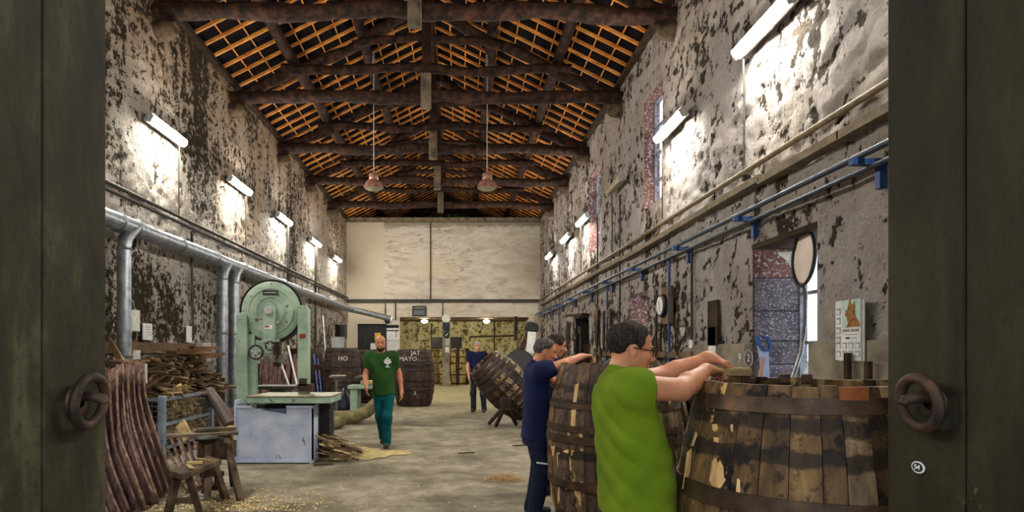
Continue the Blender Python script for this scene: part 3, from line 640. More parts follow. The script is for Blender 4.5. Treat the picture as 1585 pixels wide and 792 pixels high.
# ------------------------------------------------------------------ casks
def cask(label, loc, Rb, Rr, H, nst, mats, weights, hoops, group=None, rot=None, head=.06, seed=1, hoopmat=None, gaps=.0):
    r = random.Random(seed); t = thing('cask', label, 'cask', loc, group)
    if rot: t.rotation_euler = rot
    lp = Vector(loc)
    def rad(z): u = 2 * z / H - 1; return Rr + (Rb - Rr) * (1 - abs(u) ** 2.2)
    ws = [r.uniform(.7, 1.3) for _ in range(nst)]; tot = sum(ws); a = r.uniform(0, 6.28)
    nz = 11
    for i in range(nst):
        da = 2 * PI * ws[i] / tot; g = .0035 / Rb + gaps; a0, a1 = a + g / 2, a + da - g / 2; a += da
        pr = r.uniform(-.003, .004); m = MB(); vs = []; th = .035
        zt = H + r.uniform(-.008, .008)
        for k in range(nz):
            z = zt * k / (nz - 1); R = rad(min(z, H)) + pr
            for q in (a0, (a0 + a1) / 2, a1): vs.append(lp + Vector((R * math.cos(q), R * math.sin(q), z)))
            for q in (a1, a0): vs.append(lp + Vector(((R - th) * math.cos(q), (R - th) * math.sin(q), z)))
        fs = [(k * 5 + j, k * 5 + (j + 1) % 5, (k + 1) * 5 + (j + 1) % 5, (k + 1) * 5 + j) for k in range(nz - 1) for j in range(5)]
        fs += [(4, 3, 2, 1, 0), tuple((nz - 1) * 5 + j for j in range(5))]
        m.add(vs, fs); o = m.build('stave', r.choices(mats, weights)[0], t, smooth=True)
    for z0, h, tilt in hoops:
        m = MB(); pts = []
        for j in range(4):
            z = z0 + h * j / 3; R = rad(z) + .006; pts.append((R, z))
        prof = pts + [(R_ + .006, z_) for R_, z_ in pts[::-1]] + [pts[0]]
        m.lathe(prof, lp, (0, 0, 1), 56)
        for i_, v in enumerate(m.v): m.v[i_] = v + Vector((0, 0, tilt * (v.x - lp.x)))
        m.build('hoop', hoopmat or HOOPI, t, smooth=True)
    if head is not None:
        m = MB(); n = 7; R = Rr - .036 + (Rb - Rr) * .12
        for i in range(n):
            x0 = -R + 2 * R * i / n + .003; x1 = -R + 2 * R * (i + 1) / n - .003
            ya = [math.sqrt(max(R * R - x * x, 0)) for x in (x0, x1)]
            poly = [(x0, -ya[0]), (x1, -ya[1]), (x1, ya[1]), (x0, ya[0])]
            MB().prism(poly, lp + Vector((0, 0, H - head - .03)), (1, 0, 0), (0, 1, 0), (0, 0, .03)).build('head_board', DARKPLANK, t)
        MB().lathe([(0, .06), (Rr - .03, .06), (Rr - .03, .03), (0, .03)], lp, n=24).build('bottom_head', DARKPLANK, t)
    return t
A = cask('large worn brown cask filling the lower right, hammered by the man in lime green', (1.57, 2.71, 0), .55, .43, 1.365, 33, [ST_BROWN, ST_MID, ST_DARK, ST_RAW], [6, 2.4, 1.0, .7], [(1.262, .062, .02), (.862, .075, .01), (.28, .07, 0), (.05, .06, 0)], 'casks being hooped by the workers', seed=12, head=.075)
for th in (100, 72, 58):
    q = math.radians(th); c = Vector((1.56 + .42 * math.cos(q), 2.7 + .42 * math.sin(q), 1.36)); MB().box(c, (.05, .05, .05), Matrix.Rotation(q, 3, 'Z')).build('clamp', IRON, A, bevel=.006)
q = math.radians(-98); MB().box((1.56 + .443 * math.cos(q), 2.7 + .443 * math.sin(q), 1.34), (.012, .10, .05), Matrix.Rotation(q, 3, 'Z')).build('rust_plate', M('orange_rust', (120, 62, 30), (150, 86, 44), scale=12, rough=.8), A)
B = cask('tall worn cask with raw pale staves beside the man in navy', (1.29, 5.0, 0), .55, .43, 1.40, 26, [ST_MID, ST_BROWN, ST_DARK, ST_RAW], [5, 3, 1.2, 2.2], [(1.05, .04, 0), (.87, .05, 0), (.78, .06, 0), (.42, .07, 0), (.08, .05, 0)], 'casks being hooped by the workers', seed=5)
def scar(t, c, Rb, Rr, H, outline, mat=None):
    """a raw scraped patch: pixel outline projected on the cask surface"""
    o = Vector((0, 0, CAMZ)); pts = []
    for px, py in outline:
        d = Vector(((px - VPX) / FOC, 1, -(py - VPY) / FOC)); s = (c[1] - Rb * 1.3)
        while s < c[1]:
            p = o + d * s; u_ = 2 * min(max(p.z / H, 0), 1) - 1; R = Rr + (Rb - Rr) * (1 - abs(u_) ** 2.2) + .005
            if math.hypot(p.x - c[0], p.y - c[1]) < R: break
            s += .002
        pts.append(p)
    n = len(pts); ce = sum(pts, Vector()) / n; out = (Vector((ce.x - c[0], ce.y - c[1], 0))).normalized(); ce = ce + out * .003
    m = MB(); inn = [p - out * .02 for p in pts]; m.add([ce] + pts + inn, [(0, 1 + i, 1 + (i + 1) % n) for i in range(n)] + [(1 + i, 1 + n + i, 1 + n + (i + 1) % n, 1 + (i + 1) % n) for i in range(n)]); m.build('raw_patch', mat or RAWP, t)
RAWP = M('scraped_raw_wood', (176, 136, 84), (226, 190, 132), scale=5, stretch=(5, 5, 1), rough=.75, bump=.2)
ca = (1.57, 2.71)
for ol in ([(1103, 712), (1108, 708), (1110, 718), (1114, 712), (1119, 722), (1120, 738), (1123, 742), (1117, 752), (1112, 758), (1106, 766), (1102, 752), (1098, 742), (1101, 728)], [(1102, 656), (1109, 656), (1111, 664), (1106, 668), (1102, 664)], [(1104, 676), (1112, 677), (1111, 685), (1105, 683)], [(1141, 740), (1145, 742), (1146, 772), (1141, 776), (1139, 760)], [(1130, 657), (1134, 656), (1134, 668), (1131, 668)], [(1063, 700), (1069, 694), (1067, 728), (1060, 756), (1056, 756)], [(1074, 678), (1076, 668), (1078, 672), (1072, 690), (1068, 690)]): scar(A, ca, .55, .43, 1.365, ol)
for ol in ([(872, 697), (880, 695), (882, 752), (876, 758), (871, 748)], [(884, 697), (902, 694), (902, 755), (896, 762), (885, 752)], [(884, 634), (892, 632), (890, 664), (883, 662)], [(878, 669), (900, 670), (903, 680), (879, 678)], [(853, 690), (858, 690), (857, 780), (852, 770)], [(862, 700), (866, 700), (866, 775), (863, 780)], [(890, 595), (896, 592), (892, 622), (887, 622)]): scar(B, (1.29, 5.0), .55, .43, 1.40, ol)
D = cask('large dark closed cask with chalk letters right of the walking man', (-1.28, 16.6, 0), .57, .45, 1.56, 24, [ST_DARK], [1], [(z, .06, 0) for z in (.04, .16, .36, .55, .98, 1.15, 1.34, 1.47)], 'dark upright casks', seed=3, hoopmat=M('dark_hoop', (40, 33, 32), (70, 58, 54), scale=7, rough=.6, metal=.3, bump=.2))
DH = MATS['dark_hoop']
G = cask('dark closed cask with chalk letters carrying a metal bucket', (-3.15, 15.9, 0), .50, .42, 1.6, 22, [ST_DARK], [1], [(z, .06, 0) for z in (.04, .16, .36, .55, 1.0, 1.18, 1.38, 1.5)], 'dark upright casks', seed=8, hoopmat=DH)
cask('dark upright cask behind the band saw posts', (-4.25, 16.4, 0), .52, .43, 1.58, 22, [ST_DARK], [1], [(z, .06, 0) for z in (.04, .2, .4, .6, 1.0, 1.2, 1.45)], 'dark upright casks', seed=9, hoopmat=DH)
cask('dark upright cask between the lettered cask and the walking man', (-2.55, 17.2, 0), .52, .43, 1.56, 22, [ST_DARK], [1], [(z, .06, 0) for z in (.04, .2, .4, .6, 1.0, 1.2, 1.45)], 'dark upright casks', seed=10, hoopmat=DH)
for px, Y, H, R, lab, sd in ((681, 28.0, 1.62, .43, 'yellow raw cask in the annex left of the pillar', 21), (712.5, 27.6, 1.66, .50, 'yellow raw cask in the annex right of the pillar', 22)):
    cask(lab, ((px - VPX) / FOC * Y, Y, 0), R, R * .84, H, 20, [ST_YEL, ST_DARK], [2.5, 1.3], [(z, .05, 0) for z in (.03, .42, .95, 1.24, 1.52)], 'raw casks waiting in the annex', seed=sd, hoopmat=HOOPI, gaps=.008)
# chalk writing on the casks
text('JAT', .17, CHALK, (-1.20, 16.06, 1.46), (1, -.1, 0), (0, .25, 1), D, 'chalk_letters', .004)
text('MAYO', .17, CHALK, (-1.40, 16.035, 1.30), (1, .1, 0), (0, .2, 1), D, 'chalk_letters', .004)
text('HO', .17, CHALK, (-3.03, 15.39, 1.32), (1, -.12, 0), (0, .2, 1), G, 'chalk_letters', .004)
text('S', .13, CHALK, (-1.22, 16.05, .38), (1, 0, 0), (0, 0, 1), D, 'chalk_letters', .004, sx=1.6)
# the tilted cask on its stand
T0 = P(747.5, 560.5, 12.0); axis = Vector((.70, .10, -.70)).normalized()   # from the raised head down to the floor end
Ht = 1.34; low = T0 + axis * Ht
E = cask('dark cask with pale stave ends lying tilted on a trestle', (0, 0, 0), .47, .335, Ht, 24, [ST_DARK, ST_MID, ST_RAW], [4, 2, 2.4], [(z, .055, 0) for z in (.02, .12, .24, .36, .50, .84, .98, 1.1, 1.2, 1.29)], None, seed=31, hoopmat=DH)
E.location = low; E.rotation_euler = (-axis).to_track_quat('Z', 'Y').to_euler()
dz = .335 * math.sqrt(1 - axis.z ** 2) - low.z + .01
E.location.z += max(0, dz)
st = thing('cask_trestle', 'dark low trestle with crossed legs under the tilted cask', 'trestle', FL(782, 655))
c = P(783, 625, 11.4); m = MB(); m.box(c, (.20, .22, .24)); m.build('block', DARKPLANK, st, bevel=.02)
for tx, ty, yo in ((757, 656, 0), (767, 661, -.2), (799, 658, -.1), (806, 650, .5)):
    f = FL(tx, ty); f.z = .02; MB().bar(c + Vector(((f.x - c.x) * .1, .02, -.05)), f, .055, .055).build('leg', DARKPLANK, st)

# ------------------------------------------------------------------ band saw
S = thing('band_saw', 'old pale green band saw with a grey-blue sheet base and big wheel', 'machine', (-2.5, 8.3, 0))
x0, x1, y0, y1 = -3.03, -1.97, 7.98, 8.26
m = MB(); poly = [(x0, 0.01), (x1, .01), (x1, .775), (x1 - .36, .775), (x1 - .36, .665), (x1 - .80, .735), (x1 - .80, .775), (x0, .775)]
m.prism([(a, b) for a, b in poly], (0, y0, 0), (1, 0, 0), (0, 0, 1), (0, .02, 0)); m.box((x1 - .01, (y0 + y1) / 2, .39), (.02, y1 - y0, .77)); m.box((x0 + .01, (y0 + y1) / 2, .43), (.02, y1 - y0, .84)); m.box(((x0 + x1) / 2, y1, .36), (x1 - x0, .02, .7))
sh = m.build('sheet_base', BLUEGR, S)
m = MB()
for a, b in (((x0, .03), (x1, .03)), ((x0 + .02, 0), (x0 + .02, .775)), ((x1 - .03, 0), (x1 - .03, .775)), ((x1 - .36, .76), (x1, .76)), ((x0, .76), (x0 + .24, .76))): m.bar((a[0], y0 - .008, a[1]), (b[0], y0 - .008, b[1]), .02, .045, (0, 1, 0)) if a[0] == b[0] else m.box(((a[0] + b[0]) / 2, y0 - .008, a[1]), (abs(b[0] - a[0]), .018, .035))
m.build('base_edging', BLUEGR, sh)
MB().box((-2.45, 8.6, .38), (.8, .5, .76)).build('frame_casting', BLACK, S)
MB().box((-1.93, 8.62, .43), (.14, .3, .86)).build('rear_column', BLACK, S)
m = MB(); m.prism([(-2.84, 7.92), (-1.72, 7.92), (-1.72, 8.62), (-2.75, 8.62)], (0, 0, .81), (1, 0, 0), (0, 1, 0), (0, 0, .085)); m.build('saw_table', GREENP, S, bevel=.008)
m = MB(); m.prism([(-2.85, 7.91), (-1.71, 7.91), (-1.71, 8.63), (-2.76, 8.63)], (0, 0, .895), (1, 0, 0), (0, 1, 0), (0, 0, .018)); m.build('table_top', M('worn_table_top', (112, 104, 84), (158, 150, 124), (142, 160, 140), scale=5, rough=.5, metal=.2, bump=.1), S, bevel=.004)
MB().box((-2.74, 8.95, .97), (.62, .5, .05)).build('rear_table', PIPED, S, bevel=.006); MB().box((-2.74, 8.95, .5), (.2, .2, .9)).build('rear_table_post', GREEND, S)
def post(xa, xb, zb, zt, y):
    r = (xb - xa) / 2; n = 8; pl = [(xa, zb), (xb, zb)] + [((xa + xb) / 2 + r * math.cos(PI * k / n), zt - r + r * math.sin(PI * k / n)) for k in range(n + 1)]
    return MB().prism(pl, (0, y, 0), (1, 0, 0), (0, 0, 1), (0, .16, 0)).build('post', GREENP, S, bevel=.012)
post(-3.14, -2.985, .74, 2.05, 8.33); p2 = post(-2.265, -2.12, .9, 2.15, 8.28)
MB().box((-2.19, 8.275, 1.72), (.08, .012, .055)).build('red_badge', REDP, p2)
MB().box((-2.95, 8.46, 1.25), (.10, .14, 1.0)).build('side_rail', GREENP, S)
W = Vector((-2.67, 8.42, 2.075)); ax = (0, -1, 0)
wh = MB().lathe([(0, .04), (.06, .045), (.185, .045), (.192, .055), (.205, .055), (.21, .042), (.30, .042), (.308, .054), (.325, .054), (.33, .04), (.40, .035), (.418, .02), (.418, -.06), (.38, -.06), (0, -.06)], W, ax, 56).build('upper_wheel', GREENP, S, smooth=True)
[MB().torus(W + Vector((0, -.043, 0)), ax, r_, .006, 56, 6).build('groove_ring', GREEND, wh, smooth=True) for r_ in (.20, .316)]
MB().torus(W, ax, .421, .010, 56, 6).build('tyre', BLACK, wh, smooth=True)
MB().lathe([(.437, -.16), (.437, .02), (.447, .02), (.447, -.16), (.437, -.16)], W, ax, 56).build('wheel_guard', BLACK, S, smooth=True)
MB().lathe([(0, -.10), (.43, -.10), (.43, -.13), (0, -.13)], W + Vector((.02, 0, 0)), ax, 40).build('guard_back', BLACK, S)
ar = MB(); ar.prism([(-.085, -.45), (.085, -.45), (.085, .02)] + [(.085 * math.cos(PI * k / 8), .02 + .085 * math.sin(PI * k / 8)) for k in range(1, 9)], W + Vector((0, -.13, 0)), (1, 0, 0), (0, 0, 1), (0, .07, 0)); aro = ar.build('wheel_arm', GREENP, S, bevel=.01)
MB().lathe([(0, .03), (.055, .03), (.06, .02), (.06, 0), (.07, -.01)], W + Vector((0, -.135, 0)), ax, 20).build('hub_cap', GREYP, aro, smooth=True)
lb = MB().box(W + Vector((-.0, -.135, -.235)), (.11, .006, .055)).build('warning_label', PAPER, aro); MB().box(W + Vector((-.02, -.139, -.225)), (.06, .004, .022)).build('label_stripe', REDP, aro)
for dx, dz_ in ((-.11, -.16), (.11, -.16), (-.09, -.42), (.11, -.42)): MB().cyl(W + Vector((dx, -.02, dz_)), W + Vector((dx, -.10, dz_)), .022, n=10).build('bolt', GREYP, S)
npz = W + Vector((0, -.055, .255)); npl = MB().box(npz, (.21, .012, .06)).build('name_plate', INK, S, bevel=.004)
MB().box(npz + Vector((0, -.008, 0)), (.17, .004, .008)).build('plate_line', PAPER, npl)
def handwheel(c, r, mat):
    h = MB().torus(c, ax, r, r * .14, 24, 8).build('hand_wheel', BLACK, S, smooth=True)
    m = MB()
    for k in range(5):
        a = k * 2 * PI / 5 + .3; m.bar(c, c + Vector((math.cos(a) * r, 0, math.sin(a) * r)), r * .22, r * .16, (0, 1, 0))
    m.lathe([(0, .02), (r * .3, .02), (r * .3, -.03), (0, -.03)], c, ax, 12); m.build('spokes', mat, h)
handwheel(P(396, 545, 8.26), .095, GREYP); handwheel(P(418, 535, 8.2), .062, GREYP)
MB().box((-2.76, 8.44, 1.56), (.26, .1, .20)).build('slide_block', GREENP, S, bevel=.015); MB().cyl((-2.86, 8.28, 1.49), (-2.86, 8.45, 1.49), .03, n=10).build('shaft', GREYP, S)
MB().box((-2.58, 8.4, 1.46), (.09, .1, .34)).build('guide_post', IRON, S); MB().box((-2.60, 8.34, 1.37), (.26, .06, .05)).build('guide_bar', STEEL, S)
for dx in (-.1, 0, .1): MB().box((-2.60 + dx, 8.3, 1.40), (.05, .05, .09)).build('guide_clamp', STEEL, S)
MB().box((-2.252, 8.44, 1.45), (.004, .03, 1.2)).build('saw_blade', STEEL, S)
m = MB(); m.box((-2.15, 8.3, 1.0), (.2, .14, .10)); m.box((-2.18, 8.27, 1.08), (.1, .08, .1)); m.build('fence_clamp', IRON, S)

# ------------------------------------------------------------------ small planing machine with hoses behind the walking man
Pm = thing('planing_machine', 'low green planing machine with long grey table left of the walking man', 'machine', (-2.0, 12.9, 0))
a = P(511, 582, 12.9); b = P(566, 582, 12.9); MB().box(((a.x + b.x) / 2, 12.9, a.z), (b.x - a.x, .22, .045)).build('feed_table', STEEL, Pm, bevel=.006)
MB().box((a.x + .14, 12.9, a.z / 2), (.05, .05, a.z)).build('table_leg', STEEL, Pm)
a = P(541, 598, 12.7); b = P(600, 598, 12.7); c0 = Vector(((a.x + b.x) / 2, 12.7, a.z)); MB().box(c0, (b.x - a.x, .5, .07)).build('machine_table', GREENP, Pm, bevel=.008); MB().box(c0 + Vector((.1, 0, .1)), (.5, .3, .06)).build('fence', CHIP, Pm)
MB().box(c0 + Vector((-.28, 0, -.36)), (.16, .42, .66)).build('leg', GREENP, Pm, bevel=.02); MB().box(c0 + Vector((.33, 0, -.36)), (.12, .42, .66)).build('leg', GREEND, Pm, bevel=.02); MB().box(c0 + Vector((.02, .1, -.40)), (.5, .04, .05)).build('stretcher', GREYP, Pm)
m = MB(); m.bar(P(537, 583, 12.8), P(557, 576, 12.8), .05, .10); m.box(P(541, 582, 12.8), (.12, .16, .14)); m.build('cutter_guard', IRON, Pm)
def bag(lab, c, r, h, mat, name='rubbish_bag'):
    m = MB(); n = 18; vs = []; K = 10
    for i in range(K + 1):
        t = i / K; rr = r * (math.sin(PI * min(1, t * .9 + .12)) ** .6) * (1 - .55 * t ** 3)
        for k in range(n):
            a = 2 * PI * k / n; q = 1 + .12 * math.sin(3 * a + t * 5) + .07 * math.sin(7 * a + 9 * t); vs.append(Vector(c) + Vector((rr * q * math.cos(a), rr * q * .8 * math.sin(a), h * t)))
    fs = [(i * n + k, i * n + (k + 1) % n, (i + 1) * n + (k + 1) % n, (i + 1) * n + k) for i in range(K) for k in range(n)] + [tuple(range(n)), tuple(K * n + k for k in range(n))]
    return tag(m.add(vs, fs).build(name, mat, smooth='all'), lab, 'bag')
bag('dark blue-black rubbish bag against the planing machine', FL(532, 646) , .24, .68, BAG)
tag(MB().tube([(-3.5, 12.4, .14), (-3.2, 12.1, .14), (-2.85, 12.1, .14), (-2.5, 12.3, .14), (-2.2, 12.3, .15), (-1.92, 12.3, .26), (-1.72, 12.3, .46), (-1.62, 12.3, .62)], [.13, .14, .14, .14, .14, .13, .12, .1], 14).build('dust_hose', HOSE, smooth='all'), 'fat yellowish dust hose lying on the floor behind the band saw', 'hose')
tag(MB().tube([(-2.95, 11.55, .12), (-2.7, 11.4, .12), (-2.45, 11.45, .12), (-2.35, 11.8, .12)], [.11, .12, .12, .11], 12).build('dust_hose', HOSE, smooth='all'), 'short curl of yellowish hose in front of the long dust hose', 'hose')
tag(MB().cyl((-1.62, 12.3, .60), (-1.62, 12.3, .86), .10, n=18).build('metal_collar', STEEL, smooth=True), 'short shiny metal collar standing at the end of the dust hose', 'collar')
# bucket on the lettered cask, black box on the wall, sticks
bk = P(523, 536, 15.9); bo = thing('metal_bucket', 'pale metal bucket standing on the lettered cask', 'bucket', (bk.x, 15.9, 1.6))
MB().lathe([(0, .0), (.155, 0), (.165, .29), (.172, .29), (.16, -.002)], (bk.x, 15.9, 1.605), n=24).build('bucket_body', GREYP, bo, smooth=True); MB().torus((bk.x, 15.9, 1.89), (0, 0, 1), .168, .01, 24, 6).build('rim', STEEL, bo, smooth=True)
tag(MB().box(P(528, 513, 22.5) + Vector((-.0, 0, 0)), (.36, .5, .52)).build('switch_box', BLACK, bevel=.01), 'black box on the left wall above the metal bucket', 'box')
def stick(a, b, r, mat, lab, cat='pole', name='pole'): return tag(MB().cyl(a, b, r, n=8).build(name, mat, smooth=True), lab, cat)
stick(P(486, 548, 14.2), P(497, 618, 13.2).xy.to_3d(), .02, BLUEP, 'left of two blue poles leaning behind the band saw'); stick(P(492, 555, 14.6), P(501, 622, 14.0).xy.to_3d(), .02, BLUEP, 'right of two blue poles leaning behind the band saw')
stick(P(500, 488, 16.2), P(510, 566, 15.2).xy.to_3d(), .018, WHITEP, 'white rod leaning on the casks behind the band saw'); stick(P(446, 535, 10.2), P(462, 605, 9.6), .016, WHITEP, 'white rod leaning behind the band saw blade')
stick(P(433, 556, 9.4), P(450, 603, 9.1), .014, WHITEP, 'second white rod leaning below the band saw wheel')
# bundle of purple staves standing behind the band saw
for i in range(13):
    x = -4.22 + i * .068; y = 12.3 + rnd.uniform(-.06, .06); l = rnd.uniform(-.05, .05); h = rnd.uniform(1.36, 1.5)
    m = MB(); m.prism([(-.03, 0), (.03, 0), (.03 + l * .5, h), (-.03 + l * .5, h)], (x, y, .0), (1, 0, 0), (0, .25, .97), (0, .035, 0))
    o = m.build('stave', STAVEE if i % 5 == 3 else STAVEP); tag(o, f'{ORD[i]} upright stave from the left in the row behind the band saw', 'stave', 'staves standing behind the band saw')
rk = thing('stave_rack', 'dark timber rail backing the upright staves behind the band saw', 'rack', (-3.6, 12.8, 0)); MB().box((-3.6, 12.85, 1.16), (1.6, .08, .12)).build('rail', DARKPLANK, rk)
for x in (-4.35, -2.85): MB().box((x, 12.9, .62), (.1, .1, 1.24)).build('post', DARKPLANK, rk)

# ------------------------------------------------------------------ curved staves leaning at the left
def ribbon(pts, wdir, w, th, tap=None):
    m = MB(); vs = []; n = len(pts); W_ = Vector(wdir).normalized()
    for i, p in enumerate(pts):
        t = (pts[min(i + 1, n - 1)] - pts[max(0, i - 1)]).normalized(); wd = (W_ - t * W_.dot(t)).normalized(); nn = t.cross(wd); k = w * (tap[i] if tap else 1)
        for a, b in ((-1, -1), (1, -1), (1, 1), (-1, 1)): vs.append(p + wd * (a * k / 2) + nn * (b * th / 2))
    fs = [(i * 4 + j, i * 4 + (j + 1) % 4, (i + 1) * 4 + (j + 1) % 4, (i + 1) * 4 + j) for i in range(n - 1) for j in range(4)] + [(3, 2, 1, 0), tuple((n - 1) * 4 + j for j in range(4))]
    return m.add(vs, fs)
def spline(pp, n=12):
    out = []
    for k in range(n):
        t = k / (n - 1) * (len(pp) - 1); i = min(int(t), len(pp) - 2); u = t - i
        p0 = pp[max(i - 1, 0)]; p1 = pp[i]; p2 = pp[i + 1]; p3 = pp[min(i + 2, len(pp) - 1)]
        out.append(tuple(.5 * (2 * b + (c - a) * u + (2 * a - 5 * b + 4 * c - d) * u * u + (3 * b - a - 3 * c + d) * u ** 3) for a, b, c, d in zip(p0, p1, p2, p3)))
    return out
base_poly = [[(214, 566), (216, 615), (224, 650), (238, 690), (262, 757)], [(206, 563), (207, 618), (214, 655), (229, 697), (253, 763)], [(198, 566), (199, 620), (205, 660), (220, 703), (244, 769)], [(189, 564), (190, 622), (196, 664), (211, 709), (235, 775)],
             [(181, 568), (181, 622), (186, 668), (202, 715), (226, 781)], [(191, 610), (193, 645), (200, 680), (216, 722), (238, 772)], [(172, 572), (172, 640), (178, 690), (196, 735), (216, 787)], [(160, 575), (162, 650), (169, 705), (188, 752), (205, 793)], [(148, 585), (152, 665), (160, 720), (178, 768), (192, 800)], [(136, 600), (142, 690), (150, 740), (166, 785), (178, 808)], [(124, 610), (130, 705), (140, 760), (152, 800), (160, 815)]]
labs = ['curved purple stave ending the leaning row beside the wire cage', 'second curved stave from the cage end of the leaning row', 'third curved stave from the cage end of the leaning row', 'fourth curved stave from the cage end of the leaning row', 'fifth curved stave from the cage end of the leaning row', 'shorter curved stave laid over the front of the leaning row', 'sixth curved stave, in the middle of the leaning row', 'curved stave with a dark hole, third from the door end of the row', 'curved stave second from the door end of the leaning row', 'curved stave at the door end of the leaning row', 'last curved stave of the leaning row, half hidden by the door']
for i, pl in enumerate(base_poly):
    bx, by = pl[-1]; Yb = CAMZ * FOC / (by - VPY); n = len(pl); off = -.26 if i == 5 else 0
    px = spline(pl, 12); pts = []
    for k, (x, y) in enumerate(px):
        f = k / 11; Y = Yb + .62 * (1 - f) ** 1.5 + off; p = P(x, y, Y); pts.append(p)
    zb = pts[-1].z
    for k, p in enumerate(pts): p.z += (0.02 - zb) * (k / 11)
    so = thing('curved_stave', labs[i], 'stave', (pts[-1].x, pts[-1].y, 0), 'curved staves leaning beside the left door')
    ribbon(pts, (.93, -.37, .0), .18 if i != 5 else .09, .026, [.86 + .14 * math.sin(PI * k / 11) for k in range(12)]).build('board', STAVEP, so)
    ed = [p + Vector((.93, -.37, .0)).normalized() * ((.18 if i != 5 else .09) / 2 * (.86 + .14 * math.sin(PI * k / 11)) + .004) for k, p in enumerate(pts)]; ribbon(ed, (.93, -.37, 0), .012, .028).build('planed_edge', STAVEE if i % 3 == 0 else STAVEP, so)
# caps of the tops: rough packing wood lying over the staves
for i in range(6):
    p = P(176 + i * 8, 561 - (i % 2) * 3, 6.95 + .05 * i); o = MB().box(p, (.10, .2, .03), Matrix.Rotation(rnd.uniform(-.8, .8), 3, 'Z')).build('wood_block', OFFCUT); tag(o, 'small rough wood block lying on top of the leaning curved staves', 'wood block', 'wood blocks on top of the curved staves')
tag(MB().bar(P(171, 530, 8.2), P(190, 562, 7.6), .09, .025, (0, 1, 0)).build('plank', CHIP), 'pale plank leaning left of the first drop pipe', 'plank')
# ------------------------------------------------------------------ wire cage with offcuts
cg = thing('wire_cage', 'grey-blue wire mesh cage full of wood scraps by the left wall', 'cage', (-4.6, 9.2, 0))
cx0, cx1, cy0, cy1, ch = -4.86, -4.22, 8.42, 10.06, .84
for x in (cx0, cx1):
    for y in (cy0, cy1): MB().box((x, y, (ch + .03) / 2), (.085, .085, ch + .03)).build('post', CAGEP, cg, bevel=.006)
for a, b in (((cx0, cy0), (cx1, cy0)), ((cx1, cy0), (cx1, cy1)), ((cx0, cy1), (cx1, cy1)), ((cx0, cy0), (cx0, cy1))):
    for z in (.12, .46, ch - .02): MB().bar((*a, z), (*b, z), .035, .045).build('rail', CAGEP, cg)
def meshpanel(a, b, z0, z1, n, k):
    m = MB()
    for i in range(n + 1):
        p = Vector(a).lerp(Vector(b), i / n); m.cyl((p.x, p.y, z0), (p.x, p.y, z1), .005, n=5)
    for j in range(k + 1):
        z = z0 + (z1 - z0) * j / k; m.cyl((a[0], a[1], z), (b[0], b[1], z), .005, n=5)
    o = m.build('wire_mesh', STEEL, cg); o['kind'] = 'stuff'
meshpanel((cx0, cy0), (cx1, cy0), .14, ch - .04, 9, 9); meshpanel((cx1 + .01, cy0), (cx1 + .01, cy1), .48, ch - .04, 22, 5); meshpanel((cx1 + .01, cy0), (cx1 + .01, cy1), .14, .44, 22, 5)
MB().box(((cx0 + cx1) / 2, (cy0 + cy1) / 2, .11), (cx1 - cx0, cy1 - cy0, .03)).build('cage_floor', CAGEP, cg)
OFM = []
for i in range(7):
    L_ = rnd.uniform(.28, .55); w = rnd.uniform(.08, .15); t_ = rnd.uniform(.025, .05); b_ = rnd.uniform(-.03, .03)
    m = MB(); m.prism([(-L_ / 2, -w / 2), (L_ / 2, -w / 2 + b_), (L_ / 2 * .96, w / 2), (-L_ / 2 * .9, w / 2 - b_)], (0, 0, -t_ / 2), (1, 0, 0), (0, 1, 0), (0, 0, t_)); OFM.append(m)
OFO = {}
def piece(i, mat, loc, rot, name, lab, cat, grp):
    key = (i, mat.name)
    if key not in OFO: o = OFM[i].build(name, mat); OFO[key] = o
    else: o = OFO[key].copy(); o.name = name; COL.objects.link(o)
    o.location = loc; o.rotation_euler = rot; return tag(o, lab, cat, grp)
core = MB(); core.box((-4.7, 9.9, .5), (.42, 2.9, 1.0)); tag(core.build('scrap_heap_core', DARKPLANK), 'dark mass of packed scrap wood inside the offcut heap', 'scrap', None, 'stuff')
for i in range(60):      # scraps in the cage, pale split wood
    piece(rnd.randrange(7), CHIP, (rnd.uniform(-4.36, -4.28), rnd.uniform(8.7, 9.8), rnd.uniform(.22, .80)), (rnd.uniform(-.5, .5), rnd.uniform(-.3, 1.3), rnd.uniform(1.1, 2.0)), 'wood_scrap', 'pale split wood scrap behind the wire mesh of the cage', 'wood scrap', 'pale scraps inside the wire cage')
k = 0
for lay in range(15):
    z = .80 + lay * .045; xo = -4.42 - lay * .022
    for j in range(9 - lay // 3):
        y = 8.55 + lay * .05 + j * .30 + rnd.uniform(-.1, .1)
        piece(rnd.randrange(7), OFFCUT, (xo + rnd.uniform(-.08, .07), y, z + rnd.uniform(-.012, .012)), (rnd.uniform(-.6, .6), rnd.uniform(-.3, .3), rnd.choice((1.5, .35, -.3, 0, 1.2)) + rnd.uniform(-.35, .35)), 'offcut', 'brown offcut in the heap above the wire cage', 'offcut', 'offcuts heaped by the left wall')
for i, (px, py) in enumerate([(245, 545), (262, 542), (250, 552), (270, 551), (258, 538), (278, 548)]):
    p = P(px, py, 10.3); o = MB().box((-4.55 + .05 * (i % 2), 9.9 + i * .17, p.z), (.5, .14, .055), Matrix.Rotation(.5 + .12 * i, 3, 'Z')).build('block', M('block_end_wood', (88, 58, 38), (140, 104, 72), scale=5, rough=.8, bump=.2) if i == 0 else MATS['block_end_wood']); tag(o, f'{ORD[i]} squared brown block counted from the camera side along the top of the offcut heap', 'wood block', 'squared blocks on the offcut heap')
